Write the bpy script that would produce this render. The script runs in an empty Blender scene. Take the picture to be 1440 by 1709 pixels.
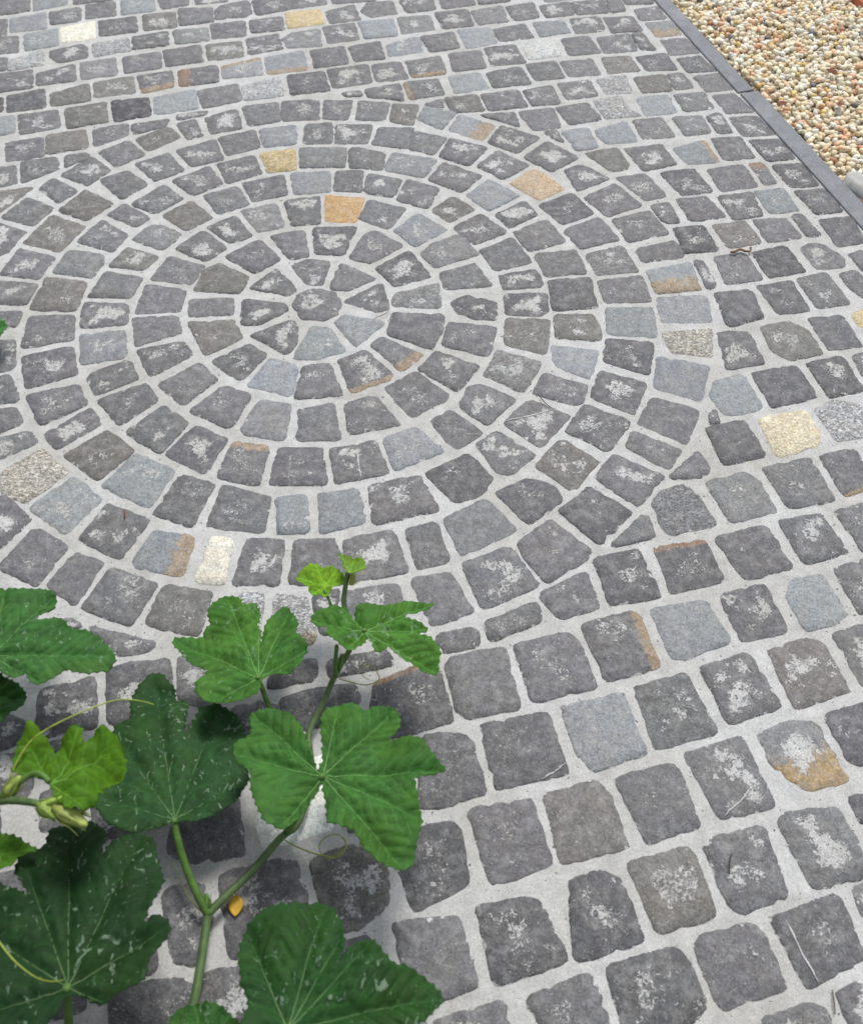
import bpy, bmesh, math, random
import numpy as np
from mathutils import Vector, Matrix, noise
from mathutils.geometry import delaunay_2d_cdt
random.seed(7); rng = np.random.default_rng(7)
scene = bpy.context.scene; COL = scene.collection

# ---------------------------------------------------------------- camera, sky, sun, exposure
cam = bpy.data.cameras.new('camera'); cam_o = bpy.data.objects.new('camera', cam); COL.objects.link(cam_o)
cam.sensor_fit = 'VERTICAL'; cam.sensor_height = 36.0; cam.lens = 36.0 * 1690 / 1709
cam.clip_start = .02; cam.clip_end = 400
cam_o.location = (0, 0, 1.40)
cam_o.matrix_world = (Matrix.Translation((0, 0, 1.40)) @ Matrix.Rotation(math.pi / 2 - .9023, 4, 'X') @ Matrix.Rotation(-.0083, 4, 'Z'))
cam.dof.use_dof = True; cam.dof.focus_distance = 1.95; cam.dof.aperture_fstop = 6.3
scene.camera = cam_o
SUN_EL, SUN_AZ = 60.0, 18.0        # azimuth from +Y, clockwise
w = bpy.data.worlds.new('World'); scene.world = w; w.use_nodes = True
nt = w.node_tree; sky = nt.nodes.new('ShaderNodeTexSky'); sky.sky_type = 'NISHITA'; sky.sun_disc = False
sky.sun_elevation = math.radians(SUN_EL); sky.sun_rotation = math.radians(SUN_AZ)
hs = nt.nodes.new('ShaderNodeHueSaturation'); hs.inputs['Saturation'].default_value = .28
nt.links.new(sky.outputs[0], hs.inputs['Color']); nt.links.new(hs.outputs[0], nt.nodes['Background'].inputs[0])
nt.nodes['Background'].inputs[1].default_value = .105
sl = bpy.data.lights.new('sun', 'SUN'); sl.energy = 1.5; sl.angle = math.radians(17); sl.color = (1, .965, .92)
so = bpy.data.objects.new('sun', sl); COL.objects.link(so)
a, e = math.radians(SUN_AZ), math.radians(SUN_EL)
so.rotation_euler = Vector((math.sin(a) * math.cos(e), math.cos(a) * math.cos(e), math.sin(e))).to_track_quat('Z', 'Y').to_euler()
so.location = (0, 0, 5)
scene.view_settings.view_transform = 'Standard'; scene.view_settings.look = 'None'
scene.view_settings.gamma = 1; scene.view_settings.use_curve_mapping = False
scene.view_settings.exposure = .88

# ---------------------------------------------------------------- node helper
class NB:
    def __init__(s, name):
        s.m = bpy.data.materials.new(name); s.m.use_nodes = True; s.t = s.m.node_tree
        s.b = s.t.nodes['Principled BSDF']; s.out = s.t.nodes['Material Output']
    def n(s, typ, **k):
        x = s.t.nodes.new('ShaderNode' + typ)
        for a, v in k.items(): setattr(x, a, v)
        return x
    def put(s, sock, v):
        if isinstance(v, (int, float)): sock.default_value = v
        elif isinstance(v, (tuple, list)):
            sock.default_value = tuple(v) + ((1,) if len(v) == 3 and sock.type == 'RGBA' else ())
        else: s.t.links.new(v, sock)
    def math(s, op, a, b=0., c=None, clamp=False):
        x = s.n('Math', operation=op, use_clamp=clamp); s.put(x.inputs[0], a); s.put(x.inputs[1], b)
        if c is not None: s.put(x.inputs[2], c)
        return x.outputs[0]
    def pos(s): return s.n('NewGeometry').outputs['Position']
    def attr(s, name): return s.n('Attribute', attribute_name=name).outputs
    def noise(s, vec, scale, detail=4, rough=.55, dist=0.):
        x = s.n('TexNoise'); s.put(x.inputs['Vector'], vec); x.inputs['Scale'].default_value = scale
        x.inputs['Detail'].default_value = detail; x.inputs['Roughness'].default_value = rough; x.inputs['Distortion'].default_value = dist
        return x.outputs['Fac']
    def vor(s, vec, scale, feature='F1', rnd=1., metric='EUCLIDEAN'):
        x = s.n('TexVoronoi', feature=feature, distance=metric)
        if metric == 'MINKOWSKI': x.inputs['Exponent'].default_value = .62; s.put(x.inputs['Vector'], vec); x.inputs['Scale'].default_value = scale
        x.inputs['Randomness'].default_value = rnd
        return x.outputs
    def scl(s, vec, v):
        x = s.n('VectorMath', operation='MULTIPLY'); s.put(x.inputs[0], vec); x.inputs[1].default_value = v; return x.outputs[0]
    def ss(s, x, lo, hi, a=0., b=1.):       # smoothstep map
        m = s.n('MapRange', interpolation_type='SMOOTHSTEP'); s.put(m.inputs[0], x); s.put(m.inputs[1], lo); s.put(m.inputs[2], hi)
        m.inputs[3].default_value = a; m.inputs[4].default_value = b; return m.outputs[0]
    def lin(s, x, lo, hi, a=0., b=1.):
        m = s.n('MapRange'); s.put(m.inputs[0], x); s.put(m.inputs[1], lo); s.put(m.inputs[2], hi)
        m.inputs[3].default_value = a; m.inputs[4].default_value = b; return m.outputs[0]
    def mix(s, f, a, b, mode='MIX'):
        x = s.n('Mix', data_type='RGBA', blend_type=mode); s.put(x.inputs[0], f); s.put(x.inputs[6], a); s.put(x.inputs[7], b); return x.outputs[2]
    def mulc(s, col, f):
        x = s.n('VectorMath', operation='SCALE'); s.put(x.inputs[0], col); s.put(x.inputs[3], f); return x.outputs[0]
    def bump(s, h, strength, dist, normal=None):
        x = s.n('Bump'); x.inputs['Strength'].default_value = strength; x.inputs['Distance'].default_value = dist
        s.put(x.inputs['Height'], h)
        if normal is not None: s.put(x.inputs['Normal'], normal)
        return x.outputs[0]
    def fin(s, col, rough=.8, normal=None, spec=.4):
        s.put(s.b.inputs['Base Color'], col); s.put(s.b.inputs['Roughness'], rough); s.put(s.b.inputs['Specular IOR Level'], spec)
        if normal is not None: s.put(s.b.inputs['Normal'], normal)
        return s.m

def mortar_colour(k, P):
    big = k.noise(P, 5, 3); fine = k.noise(P, 230, 5, .7); gr = k.noise(P, 700, 2)
    c = k.mix(k.ss(big, .35, .65), (.495, .495, .485), (.445, .44, .42))
    c = k.mulc(c, k.lin(fine, .3, .7, .80, 1.16))
    c = k.mulc(c, k.lin(gr, .3, .7, .76, 1.2))
    c = k.mulc(c, k.lin(k.noise(P, 34, 5, .65), .3, .7, .83, 1.13))
    dirt = k.ss(k.noise(P, 2.6, 5, .6), .50, .72, 0, .5)
    c = k.mix(dirt, c, k.mix(1, c, (.80, .78, .72), 'MULTIPLY'))
    c = k.mix(k.ss(k.noise(P, 135, 2, .5), .685, .715, 0, .9), c, (.09, .085, .08))
    return k.mix(k.ss(k.noise(P, 330, 2, .5), .665, .70, 0, .6), c, (.19, .185, .18))
def mat_mortar():
    k = NB('mortar'); P = k.pos(); c = mortar_colour(k, P)
    h = k.math('ADD', k.noise(P, 60, 4), k.math('MULTIPLY', k.noise(P, 500, 4, .7), .5))
    return k.fin(c, .9, k.bump(h, .55, .003), .25)
def mat_stone():
    k = NB('sett_stone'); P = k.pos()
    tone = k.attr('tone'); prm = k.attr('prm'); bc = k.attr('bcol')
    sp = k.n('SeparateColor'); k.put(sp.inputs[0], prm['Color'])
    edge, cen, band = sp.outputs[0], sp.outputs[1], sp.outputs[2]; resid = prm['Alpha']; silver = tone['Alpha']
    mott = k.noise(P, 55, 5, .6); grain = k.noise(P, 240, 5, .72); grain2 = k.noise(P, 800, 2)
    hue = k.noise(P, 22, 2)
    base = k.mix(k.ss(hue, .4, .65), tone['Color'], k.mix(1, tone['Color'], (1.04, 1.0, .95), 'MULTIPLY'))
    # split stone colour band
    bn = k.noise(P, 80, 6, .68)
    bm = k.ss(k.math('ADD', band, k.math('MULTIPLY', k.math('SUBTRACT', bn, .5), 2.2)), .62, 1.15, 1, 0)
    base = k.mix(k.math('MULTIPLY', bm, .85), base, k.mulc(bc['Color'], k.lin(bn, .3, .7, 1.25, .7)))
    base = k.mulc(base, k.lin(mott, .25, .75, .78, 1.20)); base = k.mulc(base, k.lin(grain, .3, .7, .52, 1.48))
    base = k.mulc(base, k.lin(grain2, .3, .7, .70, 1.32))
    pep = k.ss(k.noise(P, 260, 4, .65), .62, .70); base = k.mix(k.math('MULTIPLY', pep, .55), base, (.50, .50, .49))
    # glittering schist layers
    rot = k.n('Mapping'); k.put(rot.inputs[0], P); rot.inputs['Rotation'].default_value = (0, 0, .45); rot.inputs['Scale'].default_value = (55, 150, 100)
    st = k.noise(rot.outputs[0], 1., 7, .75, 2.2); st2 = k.noise(P, 150, 6, .75, 1.5)
    stm = k.ss(k.math('ADD', k.math('MULTIPLY', st, .55), k.math('MULTIPLY', st2, .45)), .42, .55)
    hi = k.n('VectorMath', operation='MINIMUM'); k.put(hi.inputs[0], k.mix(1, k.mulc(base, 1.35), (.14, .14, .135), 'ADD')); hi.inputs[1].default_value = (.78, .78, .76)
    sil = k.mix(stm, k.mulc(base, .34), hi.outputs[0])
    base = k.mix(silver, base, k.mix(.85, base, sil))
    # mortar left on the face
    nL = k.noise(P, 21, 3, .55); nR = k.noise(P, 165, 7, .70, 1.1)
    blob = k.ss(k.math('ADD', cen, k.math('MULTIPLY', k.math('SUBTRACT', nL, .5), 3.6)), .30, 1.1)
    thr = k.math('SUBTRACT', .645, k.math('MULTIPLY', k.math('MULTIPLY', blob, resid), .215))
    res = k.ss(nR, thr, k.math('ADD', thr, .045))
    film = k.math('MULTIPLY', k.ss(k.noise(P, 48, 7, .75), .42, .70), .30)
    nE = k.noise(P, 95, 6, .66, .4)
    lobe = k.ss(k.noise(P, 38, 5, .6, .3), .60, .80, 0, .17)
    intr = k.math('ADD', lobe, k.math('MULTIPLY', k.math('SUBTRACT', nE, .515), .22))
    em = k.ss(k.math('SUBTRACT', edge, intr), -.004, .010, 1, 0)
    msk = k.math('MAXIMUM', k.math('MAXIMUM', k.math('MULTIPLY', res, .9), em), film)
    col = k.mix(msk, base, mortar_colour(k, P))
    h = k.math('ADD', k.math('MULTIPLY', k.noise(P, 75, 6, .62), 1.2), k.math('MULTIPLY', grain, .35))
    h = k.math('ADD', h, k.math('MULTIPLY', msk, .22))
    h = k.math('ADD', h, k.math('MULTIPLY', k.math('MULTIPLY', stm, silver), .5))
    rough = k.lin(silver, 0, 1, .60, .42)
    return k.fin(col, rough, k.bump(h, .7, .0035), .42)
def mat_kerb():
    k = NB('bluestone'); P = k.pos()
    c = k.mulc((.168, .177, .191), k.lin(k.noise(P, 30, 5), .3, .7, .85, 1.15)); 
    cc = k.mulc(c, k.lin(k.noise(P, 700, 2), .3, .7, .6, 1.4))
    v = k.noise(P, 9, 5, .6); cc = k.mix(k.ss(v, .5, .75, 0, .35), cc, (.36, .36, .36))
    return k.fin(cc, .7, k.bump(k.noise(P, 500, 3), .35, .001), .4)
def mat_pebble():
    k = NB('pebble'); P = k.pos(); t = k.attr('tone')['Color']
    c = k.mulc(t, k.lin(k.noise(P, 160, 4), .3, .7, .8, 1.15)); c = k.mulc(c, k.lin(k.noise(P, 800, 2), .3, .7, .9, 1.08))
    return k.fin(c, .55, k.bump(k.noise(P, 350, 3), .3, .001), .4)
def mat_plain(name, col, var=.2, scale=120, rough=.8, bump=.4, dist=.002):
    k = NB(name); P = k.pos(); n = k.noise(P, scale, 5, .6)
    c = k.mulc(col, k.lin(n, .3, .7, 1 - var, 1 + var))
    return k.fin(c, rough, k.bump(n, bump, dist), .35)
def mat_leaf():
    k = NB('squash_leaf'); P = k.pos(); t = k.attr('tone')['Color']; pr = k.attr('prm')
    sp = k.n('SeparateColor'); k.put(sp.inputs[0], pr['Color']); dv, ds, rr = sp.outputs
    n1 = k.noise(P, 30, 4); n2 = k.noise(P, 260, 4, .6)
    c = k.mulc(k.mix(k.ss(k.noise(P, 12, 2), .4, .65, 0, .5), t, k.mix(1, t, (1.35, 1.08, .7), 'MULTIPLY')), k.lin(n1, .3, .7, .74, 1.22)); c = k.mulc(c, k.lin(n2, .3, .7, .88, 1.12))
    cell = k.vor(P, 230, 'DISTANCE_TO_EDGE')['Distance']
    c = k.mulc(c, k.lin(cell, 0, .2, 1.16, .97))
    vein = k.ss(dv, .0, .0022 * 100, 1, 0); sec = k.ss(ds, .0, .0020 * 100, 1, 0)
    pale = k.mulc(t, 1.8)
    c = k.mix(k.math('MULTIPLY', sec, .5), c, pale)
    c = k.mix(k.math('MULTIPLY', vein, .55), c, k.mulc(t, 2.1))
    # silvery flecks lie beside the veins
    wp = k.n('VectorMath', operation='ADD'); k.put(wp.inputs[0], P)
    nz = k.n('TexNoise'); k.put(nz.inputs['Vector'], P); nz.inputs['Scale'].default_value = 120; nz.inputs['Detail'].default_value = 3
    k.put(wp.inputs[1], k.mulc(nz.outputs['Color'], .030))
    fl = k.ss(k.noise(k.scl(P, (1., .62, 1.)), 66, 4, .55, 2.0), .618, .655)
    fl = k.math('MULTIPLY', fl, k.ss(ds, .25, .9, 1, .35)); fl = k.math('MULTIPLY', fl, k.ss(k.noise(P, 24, 2), .34, .48))
    fl = k.math('MULTIPLY', fl, pr['Alpha'])
    c = k.mix(k.math('MULTIPLY', fl, .55), c, (.25, .35, .25))
    h = k.math('ADD', k.math('MULTIPLY', k.ss(cell, 0, .25), .5), k.math('MULTIPLY', n2, .5))
    nrm = k.bump(h, .55, .0016)
    k.fin(c, .58, nrm, .10)
    tr = k.n('BsdfTranslucent'); k.put(tr.inputs[0], k.mix(1, c, (1.2, 1.5, .5), 'MULTIPLY')); k.put(tr.inputs['Normal'], nrm)
    mx = k.n('MixShader'); mx.inputs[0].default_value = .16
    k.t.links.new(k.b.outputs[0], mx.inputs[1]); k.t.links.new(tr.outputs[0], mx.inputs[2]); k.t.links.new(mx.outputs[0], k.out.inputs[0])
    return k.m
def mat_stem():
    k = NB('vine_stem'); P = k.pos(); t = k.attr('tone')['Color']; n = k.noise(P, 90, 4)
    c = k.mulc(t, k.lin(n, .3, .7, .75, 1.25)); c = k.mulc(c, k.lin(k.noise(P, 900, 2), .3, .7, .85, 1.15))
    return k.fin(c, .5, k.bump(k.noise(P, 600, 3), .4, .0008), .4)
M_MORTAR, M_STONE, M_KERB, M_PEB, M_LEAF, M_STEM = mat_mortar(), mat_stone(), mat_kerb(), mat_pebble(), mat_leaf(), mat_stem()

# ---------------------------------------------------------------- mesh helpers
def link(name, me, mat, parent=None, smooth=True):
    if mat: me.materials.append(mat)
    if smooth: me.polygons.foreach_set('use_smooth', [True] * len(me.polygons))
    o = bpy.data.objects.new(name, me); COL.objects.link(o); o.parent = parent; return o
def pym(name, v, f):
    me = bpy.data.meshes.new(name); me.from_pydata([tuple(x) for x in v], [], f); me.update(); return me
def colattr(me, name, arr):
    a = me.attributes.new(name, 'FLOAT_COLOR', 'POINT'); a.data.foreach_set('color', np.asarray(arr, np.float32).ravel())
def tag(o, label=None, cat=None, group=None, kind=None):
    for k, v in (('label', label), ('category', cat), ('group', group), ('kind', kind)):
        if v: o[k] = v
    return o
def fill_poly(name, outer, holes, z, mat):
    bm = bmesh.new(); es = []
    for loop in [outer] + holes:
        vs = [bm.verts.new((x, y, z)) for x, y in loop]
        for i in range(len(vs)): es.append(bm.edges.new((vs[i], vs[(i + 1) % len(vs)])))
    bmesh.ops.triangle_fill(bm, edges=es, use_beauty=True, use_dissolve=False)
    for f in bm.faces:
        f.normal_update()
        if f.normal.z < 0: f.normal_flip()
    me = bpy.data.meshes.new(name); bm.to_mesh(me); bm.free(); return link(name, me, mat, smooth=False)
def tube_mesh(pts, radii, sides=8, sub=4, ridge=0.):
    P = [Vector(p) for p in pts]; n = len(P); C = []; R = []
    for i in range(n - 1):
        p0, p1, p2, p3 = P[max(i - 1, 0)], P[i], P[i + 1], P[min(i + 2, n - 1)]
        for s in range(sub):
            t = s / sub
            C.append(.5 * ((2 * p1) + (p2 - p0) * t + (2 * p0 - 5 * p1 + 4 * p2 - p3) * t * t + (3 * p1 - p0 - 3 * p2 + p3) * t ** 3))
            R.append(radii[i] + (radii[i + 1] - radii[i]) * t)
    C.append(P[-1]); R.append(radii[-1]); v = []; f = []; up = Vector((.31, .2, .93)).normalized()
    for i, c in enumerate(C):
        d = (C[min(i + 1, len(C) - 1)] - C[max(i - 1, 0)]).normalized()
        x = d.cross(up)
        if x.length < .05: x = d.orthogonal()
        x.normalize(); y = d.cross(x)
        for s in range(sides):
            a = 2 * math.pi * s / sides; r = R[i] * (1 + ridge * (1 if s % 2 else -1))
            v.append(c + x * math.cos(a) * r + y * math.sin(a) * r)
        if i:
            b = (i - 1) * sides
            f += [(b + s, b + (s + 1) % sides, b + sides + (s + 1) % sides, b + sides + s) for s in range(sides)]
    f.append(tuple(reversed(range(sides)))); f.append(tuple(range(len(v) - sides, len(v)))); return v, f
_ico = bmesh.new(); bmesh.ops.create_icosphere(_ico, subdivisions=1, radius=1.)
ICO_V = np.array([v.co[:] for v in _ico.verts]); ICO_F = [tuple(v.index for v in f.verts) for f in _ico.faces]; _ico.free()

# ---------------------------------------------------------------- ground, paving, kerb
K0 = Vector((0.6581,3.0079,0.0000)[:2]); K1 = Vector((0.9725,1.8907,0.0000)[:2]); KD = (K1 - K0).normalized(); KN = Vector((-KD.y, KD.x))
if KN.x < 0: KN = -KN
def kp(s, t): q = K0 + KD * s + KN * t; return (q.x, q.y)       # along the kerb, across it
CC = Vector((-.239, 1.653)); CR = .822
gr = fill_poly('ground', [(-80, -80), (80, -80), (80, 80), (-80, 80)], [], -.12, mat_plain('soil', (.16, .13, .10), .3, 20))
tag(gr, kind='structure')
ring = [(CC.x + CR * math.cos(i * math.pi / 64), CC.y + CR * math.sin(i * math.pi / 64)) for i in range(128)]
paving = fill_poly('paving', [kp(-6, .025), (-6, 8), (-6, -3), kp(5, .025)], [ring], 0., M_MORTAR); tag(paving, kind='structure')
circle = fill_poly('paving_circle', ring, [], 0., M_MORTAR); tag(circle, kind='structure')
kerb = bpy.data.objects.new('kerb', None); COL.objects.link(kerb); tag(kerb, kind='structure')
def prism(name, corners, z0, z1, mat, parent, bev=.003):
    bm = bmesh.new(); b = [bm.verts.new((x, y, z0)) for x, y in corners]; t = [bm.verts.new((x, y, z1)) for x, y in corners]; n = len(b)
    bm.faces.new(t); bm.faces.new(list(reversed(b)))
    for i in range(n): bm.faces.new((b[i], b[(i + 1) % n], t[(i + 1) % n], t[i]))
    bmesh.ops.recalc_face_normals(bm, faces=bm.faces)
    bmesh.ops.bevel(bm, geom=[e for e in bm.edges if all(v.co.z > z1 - 1e-6 for v in e.verts)], offset=bev, segments=2, affect='EDGES', profile=.5)
    me = bpy.data.meshes.new(name); bm.to_mesh(me); bm.free(); return link(name, me, mat, parent, smooth=False)
SJ = (Vector((0.8101,2.4851,0.0000)[:2]) - K0).dot(KD)
for s0, s1, t0, t1 in ((SJ - 2.0, SJ - 1.003, .002, .047), (SJ - 1.0, SJ - .003, .002, .047), (SJ + .004, SJ + 1.0, .005, .056), (SJ + 1.004, SJ + 2.0, .004, .054)):
    prism('kerb_slab', [kp(s0, t0), kp(s1, t0), kp(s1, t1), kp(s0, t1)], -.1, .005, M_KERB, kerb)

TONE = dict(m=(.107, .107, .113), d=(.080, .080, .086), e=(.056, .056, .061), b=(.115, .112, .104), n=(.148, .153, .157), l=(.192, .209, .222),
            k=(.038, .036, .044), o=(.46, .35, .185), g=(.44, .33, .13), i=(.43, .26, .095), q=(.56, .48, .32), w=(.66, .63, .51), x=(.72, .74, .73),
            s=(.30, .305, .31), v=(.13, .13, .135), z=(.12, .122, .13), u=(.46, .47, .465), y=(.34, .32, .27), p=(.36, .27, .17))
SILV = dict(s=1., i=.3, u=.6, v=.45, z=.6, y=1., x=.18, w=.4, g=.7, q=.45, p=.35, o=.3)
BAND = dict(t=(.27, .195, .115), r=(.20, .12, .07), o=(.33, .225, .10))
LAB = dict(i='orange ochre stone', u='bright silvery stone', o='tan ochre stone', g='glittering golden stone', q='golden cream quartz stone', w='cream white stone', x='pale silvery white stone', k='nearly black stone',
           s='silver streaked schist stone', y='stone mottled cream and black', p='stone stained orange brown', z='dark stone with a silvery sheen')
def stone_mesh(poly, tone, band, seed, simple=False):
    r = random.Random(seed); P = [Vector(p) for p in poly]
    if sum(P[i].x * P[(i + 1) % len(P)].y - P[(i + 1) % len(P)].x * P[i].y for i in range(len(P))) < 0:
        P = P[::-1]; rev = True
    else: rev = False
    n = len(P); c = sum(P, Vector((0, 0))) / n
    pts = []
    for i in range(n):                                   # rounded corners
        a, b, d = P[i - 1], P[i], P[(i + 1) % n]; la, ld = (a - b).length, (d - b).length
        rad = min(.30 * min(la, ld), r.uniform(.003, .0095)); q0 = b + (a - b) / la * rad; q1 = b + (d - b) / ld * rad
        pts += [q0, .25 * q0 + .5 * b + .25 * q1, q1]
    out = []; step = .02 if simple else .0085
    for i in range(len(pts)):
        a, b = pts[i], pts[(i + 1) % len(pts)]; L = (b - a).length; k = max(1, int(L / step))
        out += [a + (b - a) * (j / k) for j in range(k)]
    m = len(out); rim = []
    for i, q in enumerate(out):
        t = (out[(i + 1) % m] - out[i - 1]); nn = Vector((t.y, -t.x)).normalized()
        w_ = .0048 + noise.noise(Vector((q.x * 60 + seed, q.y * 60, 1.3))) * .0024 + noise.noise(Vector((q.x * 170, q.y * 170, seed))) * .0016 + r.uniform(-1, 1) * .0006
        if r.random() < .05: w_ -= r.uniform(.001, .004)
        rim.append(q + nn * w_)
    size = max((q - c).length for q in rim)
    top = r.uniform(.0010, .0040); tx, ty = r.uniform(-.016, .016), r.uniform(-.016, .016)
    V = []; E = []; Ce = []
    ins = min(.010, .22 * min((q - c).length for q in rim) + .001)
    for lev in range(4):
        for q in rim:
            d = (c - q); L = max(d.length, 1e-6); u = d / L
            if lev == 0: p, z, e, ce = q - u * .002, -.010, 0, 0
            elif lev == 1: p, z, e, ce = q, -.0004, 0, 0
            elif lev == 2: p, z, e, ce = q + u * ins * .45, top * .72, ins * .40, .12
            else: p, z, e, ce = q + u * L * .45, top + r.uniform(-.0007, .0007), L * .40, .55
            if lev >= 2: z += tx * (p.x - c.x) + ty * (p.y - c.y)
            V.append((p.x - c.x, p.y - c.y, max(z, .0003) if lev >= 2 else z)); E.append(e); Ce.append(ce)
    V.append((0, 0, top + r.uniform(-.0004, .0010))); E.append(size * .8); Ce.append(1)
    F = []
    for lev in range(3):
        for i in range(m):
            j = (i + 1) % m; F.append((lev * m + i, lev * m + j, (lev + 1) * m + j, (lev + 1) * m + i))
    for i in range(m): F.append((3 * m + i, 3 * m + (i + 1) % m, 4 * m))
    # colour band along one edge of the traced outline
    B = [9.] * len(V); bcol = (0, 0, 0)
    if band:
        k, wd, cc = band.split(','); k = int(k); wd = float(wd); bcol = BAND[cc]
        Q = P[::-1] if rev else P
        a, b = Q[k % n], Q[(k + 1) % n]; nrm = Vector((-(b - a).y, (b - a).x)).normalized()
        if nrm.dot(c - a) < 0: nrm = -nrm
        dep = max((q - a).dot(nrm) for q in Q)
        B = [((Vector((x + c.x, y + c.y)) - a).dot(nrm) / dep) / wd for x, y, z in V]
    f = r.uniform(.86, 1.14); tc = [t_ * f * r.uniform(.98, 1.02) for t_ in TONE[tone]]
    rs = r.choice((.35, .6, .8, 1., 1.15)) if tone in 'mdbnve' else r.choice((.3, .5, .8)) if tone in 'l' else .15
    me = pym('stone', V, F)
    colattr(me, 'tone', [tuple(tc) + (SILV.get(tone, 0.),)] * len(V))
    colattr(me, 'prm', [(E[i] * 10, Ce[i], B[i], rs) for i in range(len(V))])
    colattr(me, 'bcol', [bcol + (1,)] * len(V))
    return me, c
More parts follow.
